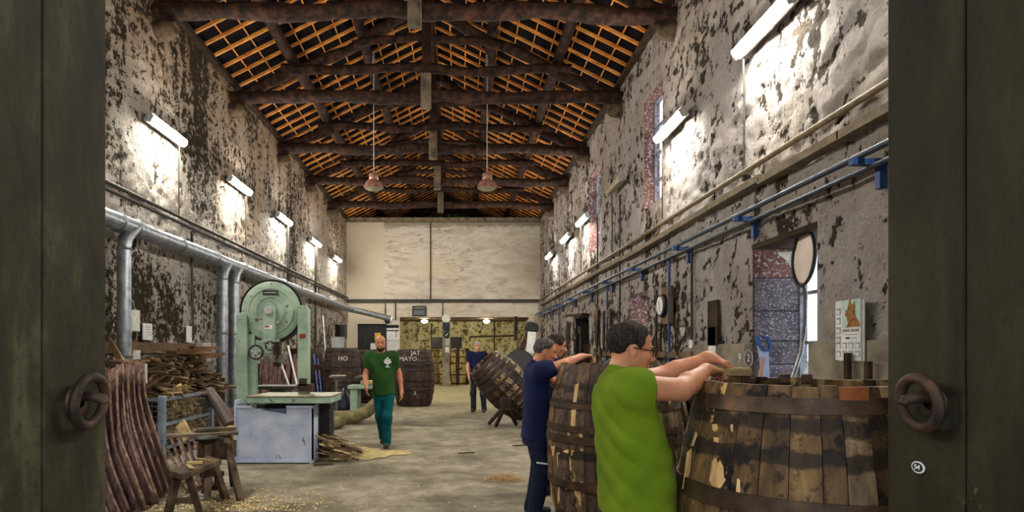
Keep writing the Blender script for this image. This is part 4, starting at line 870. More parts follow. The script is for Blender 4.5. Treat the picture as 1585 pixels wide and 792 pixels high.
# white sack hanging by the offcuts, notices, boxes on the left wall
tag(MB().box(P(219, 578, 8.3), (.15, .05, .28)).build('paper_sack', PAPER, bevel=.015), 'whitish sack hanging between the curved staves and the offcut heap', 'sack')
for px, py, Y, w, h, mat, lab, cat in ((226, 513, 9.3, .17, .26, PAPER, 'white notice pinned on the left wall right of the first drop pipe', 'notice'), (206, 496, 8.9, .12, .32, WHITEP, 'slim white dispenser on the left wall beside the first drop pipe', 'dispenser'), (291, 517, 10.75, .12, .30, PAPER, 'white sheet pinned on the left wall above the leaning grey board', 'notice'), (209, 549, 8.9, .07, .14, WHITEP, 'small white switch below the dispenser on the left wall', 'switch')):
    u = (VPX - px); Yw = 4.93 * FOC / u; z = CAMZ - (py - VPY) / FOC * Yw
    no = thing('notice' if cat == 'notice' else cat, lab, cat, (XL + .09, Yw, z)); MB().box((XL + .09, Yw, z), (.02 if cat == 'notice' else .07, w * 1.6, h)).build('sheet' if cat == 'notice' else 'body', mat, no, bevel=.004)
    if cat == 'notice' and py < 515:
        for q in range(4): MB().box((XL + .101, Yw, z + .07 - q * .04), (.002, w * 1.1, .008)).build('text_line', INKG, no)
jb = thing('junction_box', 'grey junction box on the left wall beside the twin drop pipes', 'box', (XL + .12, 11.4, 1.5))
MB().box((XL + .12, 11.28, 1.49), (.16, .40, .36)).build('box_body', GREYP, jb, bevel=.01); MB().box((XL + .14, 11.60, 1.50), (.16, .2, .34)).build('box_cover', GREYP, jb, bevel=.01)
# boards and pipe leaning next to the cage
tag(MB().bar(P(291, 532, 11.0), P(346, 668, 10.15), .10, .03, (1, 0, 0)).build('plank', GREYWOOD), 'long grey plank leaning between the cage and the band saw', 'plank')
for i, (a, b, mt) in enumerate((((300, 556, 10.6), (330, 612, 10.2), DARKPLANK), ((306, 548, 10.7), (326, 606, 10.3), OFFCUT), ((297, 562, 10.4), (330, 628, 10.0), STAVEP))): tag(MB().bar(P(*a), P(*b), .07, .03, (0, 1, 0)).build('plank', mt), ['dark narrow plank leaning behind the grey pipe', 'light brown plank leaning behind the grey pipe', 'purple-brown plank leaning beside the long grey plank'][i], 'plank')
tag(MB().tube([P(322, 605, 10.0), P(338, 627, 9.85), P(352, 650, 9.7), P(357, 658, 9.65)], [.095, .10, .105, .11], 16).build('plastic_pipe', PVC, smooth=True), 'fat grey-brown plastic pipe leaning beside the band saw', 'pipe')
tag(MB().box((-3.5, 9.2, .17), (.26, .3, .34)).build('wooden_crate', YELL, bevel=.01), 'small yellowish box behind the left edge of the band saw', 'box')
# short staves leaning on the cage
for i in range(8):
    a = P(257 + i * 8, 690 - (i % 3) * 10 - i, 7.3); b = FL(292 + i * 5.2, 762 - i * 1.5); b.z = .02
    o = MB().bar(a, b, .05, .026, (1, .3, .5)).build('short_stave', STAVEP if i % 3 else OFFCUT); tag(o, f'{ORD[i]} short old stave from the left in the bundle leaning before the wire cage', 'stave', 'short staves leaning before the wire cage')
tag(MB().bar(P(279, 655, 7.25), P(291, 678, 7.1), .13, .025, (0, 1, 0)).build('broken_board', CHIP), 'pale broken board end sticking up in front of the wire cage', 'board')

# ------------------------------------------------------------------ low bench and shaving horse
B1 = thing('low_bench', 'low rough bench with splayed legs covered in shavings, nearest the camera', 'bench', (-2.53, 5.7, 0))
q = [Vector((-2.66, 5.43, .42)), Vector((-2.44, 5.23, .42)), Vector((-2.40, 5.99, .42)), Vector((-2.62, 6.17, .42))]
m = MB(); m.add([v + Vector((0, 0, -.06)) for v in q] + q, [(3, 2, 1, 0), (4, 5, 6, 7), (0, 1, 5, 4), (1, 2, 6, 5), (2, 3, 7, 6), (3, 0, 4, 7)]); m.build('seat_plank', STOOLW, B1, bevel=.012)
for (ax_, ay), (bx_, by_) in (((-2.60, 5.48), (-2.66, 5.40)), ((-2.46, 5.38), (-2.36, 5.42)), ((-2.45, 5.92), (-2.38, 6.04)), ((-2.57, 6.05), (-2.64, 6.16))): MB().bar((ax_, ay, .38), (bx_, by_, .0), .075, .06).build('leg', STOOLW, B1, bevel=.01)
MB().bar((-2.62, 5.46, .14), (-2.42, 5.42, .14), .04, .05).build('stretcher', STOOLW, B1)
B2 = thing('shaving_horse', 'dark shaving horse with two planks and a leather pad beside the band saw base', 'bench', (-2.5, 6.5, 0))
a = P(258, 684, 6.35); b = P(369, 675, 6.6); z = .60
MB().bar((a.x, 6.35, z), (b.x, 6.6, z), .13, .035).build('work_plank', GREYWOOD, B2, bevel=.006); MB().bar((a.x + .26, 6.5, z + .045), (b.x - .06, 6.68, z + .04), .10, .035).build('clamp_plank', GREYWOOD, B2, bevel=.006)
MB().bar((a.x + .38, 6.5, z - .06), (b.x - .12, 6.62, z - .05), .2, .06).build('bed', STOOLW, B2, bevel=.01)
m = MB(); m.lathe([(0, .02), (.10, .015), (.13, -.01), (.12, -.035), (0, -.04)], (a.x + .40, 6.42, z - .02), n=18); m.build('leather_pad', BLACK, B2, smooth=True)
MB().box((a.x + .48, 6.5, z - .17), (.34, .22, .18)).build('tool_box', STOOLW, B2)
for s_, e_ in (((b.x - .12, 6.55, .56), FL(373, 776)), ((b.x - .15, 6.70, .56), FL(362, 752)), ((a.x + .40, 6.45, .56), FL(321, 778)), ((a.x + .42, 6.62, .56), FL(318, 760))): e_.z = 0; MB().bar(s_, e_, .07, .055).build('leg', STOOLW, B2, bevel=.01)
MB().bar((a.x + .38, 6.3, .2), (b.x - .06, 6.35, .2), .045, .05).build('stretcher', STOOLW, B2)
MB().bar((b.x - .11, 6.30, .56), (b.x - .10, 6.22, .10), .022, .02).build('hanging_rod', IRON, B2); MB().box((b.x - .10, 6.22, .08), (.06, .05, .05)).build('rod_weight', IRON, B2)
for i, (px, py) in enumerate(((282, 716), (296, 711), (276, 705))):
    piece(i, CHIP, (-2.54 + .02 * i, (5.69, 5.85, 5.50)[i], .437), (0, 0, rnd.uniform(0, 3)), 'wood_scrap', ['pale sliver in the middle of the low bench seat', 'pale sliver at the far end of the low bench seat', 'pale sliver at the near end of the low bench seat'][i], 'wood scrap', 'slivers on the low bench').scale = (.4, .35, .5)
tag(MB().tube([FL(289, 775) + Vector((.18, .12, .03)), FL(289, 775) + Vector((0, .1, .03)), FL(289, 775) + Vector((-.03, 0, .03)), FL(289, 775) + Vector((.06, -.04, .03)), FL(289, 775) + Vector((.24, 0, .03))], .014, 8).build('iron_hook', GREYP, smooth=True), 'pale bent rod lying under the low bench', 'rod')
# ------------------------------------------------------------------ kindling heap, shavings, sawdust
sp = FL(512, 695)
for i in range(70):
    f = rnd.random(); x = -1.86 + rnd.random() ** 1.3 * .36; y = 8.25 + rnd.uniform(-.3, .45); hh = max(.02, .34 * (1 - (x + 1.86) / .5)) * rnd.uniform(.15, 1)
    L_ = rnd.uniform(.18, .38); a_ = rnd.uniform(-.5, .5) + (0 if i % 3 else 1.2); tl = -.35 * rnd.uniform(.2, 1.3)
    d_ = Vector((math.cos(a_) * math.cos(tl), math.sin(a_) * math.cos(tl), math.sin(tl))); c_ = Vector((x, y, hh + .02)); 
    if c_.z - abs(d_.z) * L_ / 2 < .012: c_.z = .012 + abs(d_.z) * L_ / 2
    if c_.x - abs(d_.x) * L_ / 2 < -1.95: c_.x = -1.95 + abs(d_.x) * L_ / 2
    if c_.y - abs(d_.y) * L_ / 2 < 7.96 and c_.x < -1.9: c_.y += .3
    o = MB().bar(c_ - d_ * L_ / 2, c_ + d_ * L_ / 2, rnd.uniform(.018, .035), rnd.uniform(.012, .022)).build('stick', CHIP if i % 3 == 0 else OFFCUT); tag(o, 'thin cut stick in the kindling heap beside the band saw base', 'stick', 'kindling heap beside the band saw')
def litter(name, lab, area, n, smin, smax, mat, seed):
    r = random.Random(seed); m = MB()
    for i in range(n):
        x, y = area(r); L_ = r.uniform(smin, smax); a_ = r.uniform(0, 6.28); w = L_ * r.uniform(.3, .6); z = .006 + r.random() * .012; u = Vector((math.cos(a_), math.sin(a_), 0)); v = Vector((-u.y, u.x, 0)); c_ = Vector((x, y, z)); cu = L_ * r.uniform(.05, .35)
        m.add([c_ - u * L_ / 2 - v * w / 2, c_ - u * L_ / 2 + v * w / 2, c_ + v * w / 2 + Vector((0, 0, cu)), c_ - v * w / 2 + Vector((0, 0, cu)), c_ + u * L_ / 2 - v * w / 2, c_ + u * L_ / 2 + v * w / 2], [(0, 1, 2, 3), (3, 2, 5, 4)])
    return tag(m.build(name, mat), lab, 'shavings', None, 'stuff')
litter('wood_shavings', 'pale wood shavings scattered on the floor around the low bench', lambda r: (r.gauss(-2.35, .45), 5.55 + abs(r.gauss(0, .35))), 900, .012, .045, SHAVE, 1)
litter('wood_shavings', 'patch of tan wood chips on the floor left of the man in navy', lambda r: (.52 + r.gauss(0, .13), 7.0 + r.gauss(0, .13)), 700, .01, .03, M('tan_chips', (120, 92, 52), (180, 144, 90), scale=30, rough=.9), 2)
litter('wood_shavings', 'chips sprinkled over the floor between the benches and the walking man', lambda r: (r.uniform(-3.2, .4), r.uniform(5.5, 12)), 420, .01, .035, SHAVE, 3)
def dustpatch(lab, c, rx, ry, mat, seed):
    r = random.Random(seed); n = 40; m = MB(); rings = [1, .75, .5, .25]; vs = [Vector((c[0], c[1], .012))]; ph = [r.uniform(0, 6) for _ in range(5)]
    for q in rings:
        for k in range(n):
            a = 2 * PI * k / n; w = 1 + .18 * math.sin(3 * a + ph[0]) + .13 * math.sin(5 * a + ph[1]) + .1 * math.sin(11 * a + ph[2]); vs.append(Vector((c[0] + rx * q * w * math.cos(a), c[1] + ry * q * w * math.sin(a), .0035 + .009 * (1 - q))))
    fs = []
    for i in range(3): fs += [(1 + i * n + k, 1 + i * n + (k + 1) % n, 1 + (i + 1) * n + (k + 1) % n, 1 + (i + 1) * n + k) for k in range(n)]
    fs += [(0, 1 + 3 * n + k, 1 + 3 * n + (k + 1) % n) for k in range(n)]
    return tag(m.add(vs, fs).build('sawdust', mat), lab, 'sawdust', None, 'stuff')
SAWD = M('yellow_sawdust', (150, 134, 84), (190, 172, 116), scale=9, detail=8, rough=.95, bump=.5, bscale=30)
dustpatch('yellow sawdust spread on the floor around the walking man and kindling', (-1.5, 8.75), .62, .55, SAWD, 4)
# dark debris marks on the floor
for px, py, lab in ((805, 690, 'thin dark offcut on the floor left of the man in navy'), (722, 702, 'thin dark splinter lying on the open floor'), (500, 720, 'small splinter on the floor right of the band saw base')):
    p = FL(px, py); o = MB().bar(p + Vector((-.12, -.03, .012)), p + Vector((.12, .05, .012)), .02, .014).build('splinter', DARKPLANK); tag(o, lab, 'splinter')

# ------------------------------------------------------------------ workbench and tools on the right wall
WB = thing('workbench', 'long cluttered workbench along the right wall behind the casks', 'workbench', (3.15, 9.5, 0))
for i in range(3): MB().box((2.93 + i * .22, 10.0, 1.06), (.21, 6.2, .06)).build('top_plank', GREYWOOD if i else DARKPLANK, WB)
MB().box((2.86, 10.0, .96), (.04, 6.2, .14)).build('apron', DARKPLANK, WB)
for y in (7.1, 9.0, 11.0, 12.9):
    for x in (2.9, 3.4): MB().box((x, y, .5), (.1, .1, 1.03)).build('leg', DARKPLANK, WB)
MB().box((3.12, 10.0, .35), (.5, 6.0, .04)).build('lower_shelf', DARKPLANK, WB)
# iron hoops leaning on the bench front
for i in range(9):
    R_ = .40 - i * .02 + rnd.uniform(-.005, .005); c_ = Vector((2.68 + i * .003, 7.15, .69)); axh = Vector((.96, -.22, .14))
    m = MB(); m.lathe([(R_, -.018), (R_, .018), (R_ + .004, .018), (R_ + .004, -.018), (R_, -.018)], c_, axh, 44); o = m.build('iron_hoop', HOOPI, smooth=True); tag(o, 'loose iron hoop leaning in the bundle against the workbench', 'hoop', 'iron hoops leaning on the workbench')
tag(MB().box((2.68, 7.15, .14), (.3, .9, .28)).build('hoop_box', DARKPLANK, bevel=.01), 'dark wooden box under the bundle of iron hoops', 'box')
# things on the bench
bt = 1.092
its = [('wood_block', (3.0, 7.3, bt), (.14, .2, .08), CHIP, 'pale wood block on the near end of the workbench', 'wood block'), ('paper_stack', (3.12, 7.05, bt), (.3, .3, .02), PAPER, 'white papers on the near corner of the workbench', 'paper'), ('tin_box', (3.3, 8.1, bt), (.2, .25, .14), GREYP, 'grey tin box on the workbench below the clock', 'box'), ('tool_box', (3.2, 9.7, bt), (.3, .4, .18), BLUEP, 'blue tool box on the workbench below the clock', 'box'), ('wood_block', (3.05, 10.4, bt), (.2, .3, .1), OFFCUT, 'brown wood block on the workbench near the low window', 'wood block'), ('paint_tin', (3.2, 11.6, bt), (.16, .16, .2), WHITEP, 'white tin on the far part of the workbench', 'tin')]
for nm, c_, d_, mt, lab, cat in its: tag(MB().box((c_[0], c_[1], c_[2] + d_[2] / 2), d_, Matrix.Rotation(rnd.uniform(-.3, .3), 3, 'Z')).build(nm, mt, bevel=.01), lab, cat)
for i, (y, x) in enumerate(((8.7, 3.1), (12.2, 3.0), (12.6, 3.2))):
    t = thing('bottle', ['plastic bottle on the workbench under the clock', 'blue bottle on the workbench behind the man in lime green', 'pale bottle at the far end of the workbench'][i], 'bottle', (x, y, bt)); MB().lathe([(0, 0), (.04, 0), (.042, .15), (.018, .2), (.018, .23), (0, .23)], (x, y, bt), n=14).build('bottle_body', [WHITEP, BLUEP, GREYP][i], t, smooth=True); MB().lathe([(.021, .215), (.021, .25), (0, .25)], (x, y, bt), n=12).build('cap', BLACK, t)
# clock on its wooden board
ck = thing('wall_clock', 'round dial on a brown wooden board on the right wall', 'clock', (XR - .08, 9.75, 2.27))
cy = 9.98; MB().box((XR - .09, cy - .1, 2.27), (.06, .40, .62)).build('back_board', BROWNP, ck, bevel=.008)
MB().lathe([(0, .07), (.16, .07), (.19, .06), (.2, .0)], (XR - .12, cy, 2.27), (-1, 0, 0), 32).build('case', BLACK, ck, smooth=True); MB().lathe([(0, .073), (.15, .073), (.15, .068), (0, .068)], (XR - .12, cy, 2.27), (-1, 0, 0), 32).build('dial', PAPER, ck)
m = MB(); m.bar((XR - .195, cy, 2.27), (XR - .195, cy + .06, 2.35), .012, .004, (1, 0, 0)); m.bar((XR - .195, cy, 2.27), (XR - .195, cy - .03, 2.15), .01, .004, (1, 0, 0)); m.build('hands', BLACK, ck)
# hanging tools, templates and boards on the right wall
def hang(px, py, w, h, kind, mat, lab, cat, name):
    u = px - VPX; Yw = (XR - .1) * FOC / u; z = CAMZ - (py - VPY) / FOC * Yw; X = XR - .09
    t = thing(name, lab, cat, (X, Yw, z)); m = MB(); Y_ = (0, -1, 0); Z_ = (0, 0, 1); o = Vector((X, Yw, z)); D_ = (-.025, 0, 0)
    if kind == 'saw': m.prism([(-w / 2, h / 2), (w / 2, h / 2 * .8), (w * .2, -h / 2), (-w * .2, -h / 2)], o, Y_, Z_, (-.008, 0, 0)); m.build('blade', mat, t); MB().prism([(-w * .5, h * .5), (w * .5, h * .42), (w * .45, h * .72), (-w * .2, h * .76)], o + Vector((.006, 0, 0)), Y_, Z_, D_).build('handle', BROWNP, t)
    elif kind == 'board': m.box(o, (.03, w, h)); m.build('board', mat, t, bevel=.004)
    elif kind == 'bar': m.box(o, (.03, w, h)); m.build('shaft', mat, t); MB().box(o + Vector((-.02, 0, h / 2)), (.05, w * 2.4, w * 1.6)).build('head', IRON, t)
    elif kind == 'arc':
        pts = [o + Vector((0, math.sin(a) * w, math.cos(a) * h / 2)) for a in np.linspace(-.4, PI * .95, 12)]; m.tube(pts, .022, 7); m.build('bow', mat, t)
    return t
hang(878, 512, .34, .6, 'board', DARKPLANK, 'dark board hung on the right wall above the second worker', 'board', 'wall_board')
hang(922, 512, .42, .75, 'saw', BLACK, 'dark broad saw hung right of the dark doorway recess', 'saw', 'hand_saw')
hang(934, 512, .16, .95, 'board', DARKPLANK, 'tall narrow dark board hung left of the low window', 'board', 'wall_board'); hang(944, 508, .12, .7, 'bar', IRON, 'dark hooping bar hung left of the low window', 'tool', 'hooping_bar')
hang(898, 527, .12, .62, 'bar', IRON, 'dark iron bar hung at the doorway recess', 'tool', 'hooping_bar'); hang(952, 532, .1, .5, 'bar', STEEL, 'pale chisel hung beside the head of the man in lime green', 'tool', 'chisel')
hang(1019, 515, .16, .85, 'arc', IRON, 'bent iron template hung between the low window and the clock', 'template', 'curved_template')
hang(1029, 530, .25, .9, 'arc', DARKPLANK, 'curved wooden template hung under the clock', 'template', 'curved_template'); hang(1056, 513, .26, .14, 'saw', STEEL, 'small steel saw hung right of the blue drop pipe', 'saw', 'hand_saw')
hang(1103, 500, .32, .62, 'board', DARKPLANK, 'dark board hung on the right wall left of the niche', 'board', 'wall_board'); hang(1102, 528, .24, .4, 'board', PAPER, 'white papers hung under the dark board left of the niche', 'paper', 'hung_papers'); hang(1069, 532, .12, .12, 'board', PAPER, 'small white card pinned above the lime green man\'s arm', 'card', 'white_card')
hang(886, 538, .1, .4, 'board', WHITEP, 'narrow pale slip hung above the navy man\'s hand', 'card', 'white_card'); hang(968, 530, .3, .5, 'arc', IRON, 'iron hoop driver hung behind the head in glasses', 'tool', 'hoop_driver')
tr = tag(MB().box((XR - .11, 11.9, 1.45), (.04, 6.2, .10)).build('tool_rail', BROWNP), 'brown wooden rail along the right wall behind the workbench', 'rail')
for i in range(16):
    y = 9.2 + i * .5 + rnd.uniform(-.1, .1); h = rnd.uniform(.22, .5); w = rnd.uniform(.03, .06); z = 1.44 - h / 2
    if y > 14.8: continue
    t = thing('hand_tool', 'dark hand tool hanging in the row on the wooden tool rail', 'tool', (XR - .14, y, z), 'hand tools on the tool rail'); MB().box((XR - .16, y, z), (.02, w, h)).build('blade', IRON if i % 3 else STEEL, t); MB().cyl((XR - .16, y, z + h / 2), (XR - .16, y, z + h / 2 + .14), w * .45, n=8).build('grip', BROWNP if i % 2 else DARKPLANK, t)
# niche: saw leaning on the far jamb, dish on a curved pole, planks
SW = thing('hand_saw', 'blue-grey hand saw standing in the deep niche', 'saw', (3.66, 7.08, 1.02))
def jp(px, py, Y=7.07): return P(px, py, Y)
def polypx(m, pts, Y, th): 
    q = [P(a, b, Y) for a, b in pts]; n = len(q); m.add(q + [v + Vector((0, th, 0)) for v in q], [tuple(range(n)), tuple(range(2 * n - 1, n - 1, -1))] + [(i, i + n, (i + 1) % n + n, (i + 1) % n) for i in range(n)]); return m
polypx(MB(), [(1172, 530), (1184, 540), (1190, 544), (1192, 604), (1180, 604), (1176, 556)], 7.06, .012).build('blade', BLUEGR, SW)
hm = MB(); polypx(hm, [(1169, 519), (1177, 522), (1178, 533), (1186, 541), (1191, 539), (1189, 526), (1180, 521), (1177, 518), (1192, 522), (1195, 534), (1191, 544), (1183, 544), (1172, 532)], 7.04, .03); hm.build('handle', BLUEP, SW)
tag(polypx(MB(), [(1180, 552), (1184, 554), (1177, 604), (1171, 604)], 7.02, .02).build('wood_strip', M('pinkish_slat', (170, 120, 96), (200, 150, 124), scale=5, rough=.8)), 'pinkish slat leaning in front of the blue-grey saw', 'slat')
DP = thing('dish_on_pole', 'pale oval dish with a dark rim on a bent pole in the niche', 'dish', (3.62, 6.4, 1.02))
c_ = P(1243, 398, 6.30); nrm = Vector((-.99, .10, .04)).normalized()
def disc(R1, z0, z1): return [(0, z1), (R1, z1), (R1, z0), (0, z0)]
MB().lathe([(0, .0), (.20, -.004), (.238, -.02), (.238, -.03), (0, -.03)], c_, nrm, 40).build('dish_face', M('pale_dish', (196, 180, 168), (226, 212, 202), scale=2, rough=.5, bump=.02), DP, smooth=True)
for v in DP.children[0].data.vertices: v.co.z = (v.co.z - (c_.z - 1.02)) * 1.22 + (c_.z - 1.02)
ro = MB().torus(c_, nrm, .245, .016, 40, 8).build('dish_rim', BLACK, DP, smooth=True)
for v in ro.data.vertices: v.co.z = (v.co.z - (c_.z - 1.02)) * 1.22 + (c_.z - 1.02)
ppts = [P(1243, 437, 6.34), P(1247, 455, 6.38), P(1246, 500, 6.45), P(1240, 545, 6.5), P(1230, 575, 6.52), P(1222, 600, 6.53)]
MB().tube(ppts, .022, 10).build('pole', STEEL, DP, smooth=True)
MB().tube([P(1236, 402, 6.62), P(1224, 397, 6.78), P(1205, 391, 6.95)], [.11, .06, .012], 14).build('horn', WHITEP, DP, smooth=True)
tag(MB().bar(P(1254, 560, 6.7), P(1240, 600, 6.6), .05, .02, (0, 1, 0)).build('wood_strip', WHITEP), 'short white slat standing in the niche beside the pole', 'slat')
for px, lab in ((1312, 'dark upright peg on the cement ledge under the calendar'), (1344, 'thin dark peg right of the calendar')):
    Yw = 3.38 * FOC / (px - VPX); p = Vector((3.38, Yw, 1.3)); tag(MB().box(p, (.04, .05, .38 if px < 1320 else .24)).build('peg', DARKPLANK), lab, 'peg')
# wall calendar
u = 1312 - VPX; Yw = (XR - .12) * FOC / u; zc = 1.69; X = XR - .115
CAL = thing('wall_calendar', 'white wall calendar with a brown animal picture on the right wall', 'calendar', (X, Yw, zc))
MB().box((X, Yw, zc), (.008, .34, .53)).build('sheet', PAPER, CAL); MB().box((X + .008, Yw - .035, zc - .01), (.006, .34, .53)).build('rear_sheets', GREYP, CAL)
def cal(dy, dz, w, h, mat, nm, d=.006): return MB().box((X - d, Yw - dy, zc + dz), (.003, w, h)).build(nm, mat, CAL)
cal(.045, .14, .245, .24, M('calendar_sky', (150, 186, 178), (206, 218, 216), scale=4, rough=.8, bump=0), 'picture')
FUR = M('calendar_fur', (92, 58, 22), (160, 112, 50), (60, 40, 20), scale=26, rough=.8, bump=0)
pm = MB(); pl = [(-.045, .02), (-.07, .05), (-.06, .09), (-.035, .10), (-.02, .15), (-.005, .2), (.012, .15), (.03, .13), (.05, .15), (.058, .17), (.065, .12), (.062, .06), (.08, .02), (.12, -.02), (.125, -.06), (-.06, -.06), (-.03, -.03)]
pm.prism([(a * 1.0 + .04, b + .085) for a, b in pl], (X - .0075, Yw, zc), (0, -1, 0), (0, 0, 1), (-.002, 0, 0)); pm.build('animal_picture', FUR, CAL)
text('OVAR DELAN', .036, INK, (X - .008, Yw - .045, zc - .005), (0, -1, 0), (0, 0, 1), CAL, 'title_lettering', .0006)
cal(.045, -.04, .16, .008, INKG, 'text_line'); cal(.0, -.07, .05, .016, INK, 'text_line'); cal(.075, -.07, .08, .008, INKG, 'text_line')
for i in range(4): cal(-.125, .17 - i * .085, .055, .06, INKG, 'month_block')
for r_ in range(2):
    for c2 in range(4): cal(-.125 + c2 * .085, -.135 - r_ * .075, .058, .055, INKG, 'month_block')
for o in [o for o in CAL.children if o.name.startswith('month_block')]:
    bb = [v.co.copy() for v in o.data.vertices]; cy_ = sum(v.y for v in bb) / 8; cz_ = sum(v.z for v in bb) / 8
    MB().box(Vector((X - .0085, Yw, zc)) + Vector((0, cy_, cz_ - .005)), (.002, .042, .036)).build('day_grid', PAPER, CAL)
# round chalk number on the cement dado
Yw = (XR - .1) * FOC / (1158 - VPX); 
ct = thing('chalk_number', 'chalk number in a ring on the cement beside the niche', 'chalk mark', (XR - .098, Yw, 1.42)); MB().torus((XR - .098, Yw, 1.42), (1, 0, 0), .10, .004, 32, 5).build('ring', CHALK, ct); text('2', .13, CHALK, (XR - .098, Yw, 1.42), (0, -1, 0), (0, 0, 1), ct, 'digit', .002); text('9', .16, CHALK, (XR - .098, Yw + .22, 1.42), (0, -1, 0), (0, 0, 1), ct, 'digit', .002)
# ------------------------------------------------------------------ end wall: sign, poster, pillar fittings, hooping machine
sg = P(649, 481, YE - .04); SG = thing('dark_sign', 'small dark sign with worn lettering above the left opening', 'sign', sg); MB().box(sg, (.62, .04, .44)).build('panel', M('sign_panel', (34, 34, 40), (52, 52, 58), scale=8, rough=.6), SG, bevel=.01)
text('CARVEST', .12, M('sign_paint', (150, 150, 120), (190, 186, 150), scale=20, rough=.8), sg + Vector((0, -.022, .12)), (1, 0, 0), (0, 0, 1), SG, 'lettering', .002)
for i in range(3): MB().box(sg + Vector((0, -.022, .0 - i * .07)), (.48, .004, .028)).build('text_line', INKG, SG)
po = P(608, 522, YE - .04); PO = thing('notice_board', 'white notice board with dark header beside the left opening', 'board', po); MB().box(po, (.54, .03, 1.12)).build('panel', PAPER, PO); MB().box(po + Vector((0, -.018, .48)), (.54, .006, .14)).build('dark_header', INK, PO); MB().box(po + Vector((0, -.018, .3)), (.54, .006, .05)).build('text_line', INK, PO)
text('2', .2, INK, po + Vector((.14, -.02, .1)), (1, 0, 0), (0, 0, 1), PO, 'digit', .002); MB().lathe([(0, .01), (.03, .01), (.03, 0)], po + Vector((.14, -.015, .235)), (0, -1, 0), 12).build('dot', INK, PO); MB().box(po + Vector((0, -.018, -.14)), (.54, .006, .02)).build('text_line', INKG, PO)
pd = P(600, 495, YE - .05); tag(MB().lathe([(0, .02), (.13, .02), (.15, .0), (.15, -.03), (0, -.03)], pd, (0, -1, 0), 24).build('round_plaque', INK, smooth=True), 'dark round plaque above the white notice board', 'plaque')
pw = P(690.5, 493, YE - .05); tag(MB().lathe([(0, .03), (.16, .03), (.19, .0), (.19, -.03), (0, -.03)], pw, (0, -1, 0), 28).build('round_sign', WHITEP, smooth=True), 'white round sign at the top of the pillar', 'sign')
pb = P(691, 505, YE - .02); tag(MB().box(pb, (.3, .12, .34)).build('meter_box', M('dark_blue_box', (34, 34, 52), (48, 48, 66), scale=8), bevel=.01), 'dark blue box on the pillar under the white round sign', 'box')
pg = P(691, 518, YE - .05); GG = thing('gauge', 'black round gauge on the pillar', 'gauge', pg); MB().lathe([(0, .03), (.13, .03), (.15, 0), (.15, -.03)], pg, (0, -1, 0), 24).build('case', BLACK, GG, smooth=True); MB().bar(pg + Vector((-.06, -.035, -.06)), pg + Vector((.06, -.035, .06)), .03, .006, (0, 1, 0)).build('white_mark', PAPER, GG)
tag(MB().box(P(692, 529, YE - .03), (.17, .06, .3)).build('fuse_box', GREYP), 'grey fuse box under the gauge on the pillar', 'box'); tag(MB().box(P(692, 541, YE - .03), (.17, .06, .24)).build('fuse_box', WHITEP), 'white switch plate lowest on the pillar', 'box')
for px, lab in ((677, 'dark panel in the annex left of the pillar'), (706, 'dark panel in the annex right of the pillar')): tag(MB().box((P(px, 537, 29.5).x, 29.5, 1.11), (.58, .06, 2.22)).build('dark_panel', BLACK), lab, 'panel')  # plain dark sheets standing behind the annex casks
pipe('annex_pipe', [P(727, 527, 32.95), P(727, 521, 32.95), P(800, 519, 32.95)], .05, PIPED, 'dark pipe on the annex back wall right of the pillar', 'pipe'); pipe('annex_pipe', [P(765, 488, 32.97), P(765, 560, 32.97)], .04, PIPED, 'vertical thin pipe on the annex back wall', 'pipe'); pipe('annex_pipe', [P(668, 500, 32.97), P(668, 560, 32.97)], .035, PIPED, 'vertical thin pipe on the annex back wall in the left opening', 'pipe')
tag(MB().box(P(798, 508, 25.0), (.14, .3, 1.0)).build('wall_bracket', DARKPLANK), 'dark timber bracket at the right jamb of the end opening', 'bracket')
HM = thing('hooping_machine', 'dark hooping machine with a slanted arm by the right end of the hall', 'machine', (2.3, 21, 0))
MB().bar(P(800, 556, 21), P(820, 508, 21), .20, .18).build('slanted_arm', IRON, HM); MB().lathe([(0, .12), (.2, .12), (.24, .06), (.24, -.06), (.2, -.12), (0, -.12)], P(823, 507, 21), (0, -1, 0), 28).build('pulley', BLACK, HM, smooth=True)
MB().lathe([(0, .1), (.42, .1), (.5, .03), (.5, -.05), (0, -.1)], P(805, 562, 20.6), (0, -.9, .35), 36).build('drum', BLACK, HM, smooth=True); MB().box((2.35, 21.1, .45), (1.0, .9, .9)).build('machine_base', BLACK, HM, bevel=.03); MB().bar(P(826, 508, 21.1), P(830, 562, 21.1), .1, .12).build('stanchion', IRON, HM); MB().box(P(808, 549, 20.8), (.3, .2, .22)).build('motor', IRON, HM, bevel=.02)
tag(MB().box(P(822, 530, 20.75), (.3, .05, .75), Matrix.Rotation(.1, 3, 'Y')).build('white_cloth', PAPER, bevel=.015), 'white cloth hung on the dark hooping machine', 'cloth')

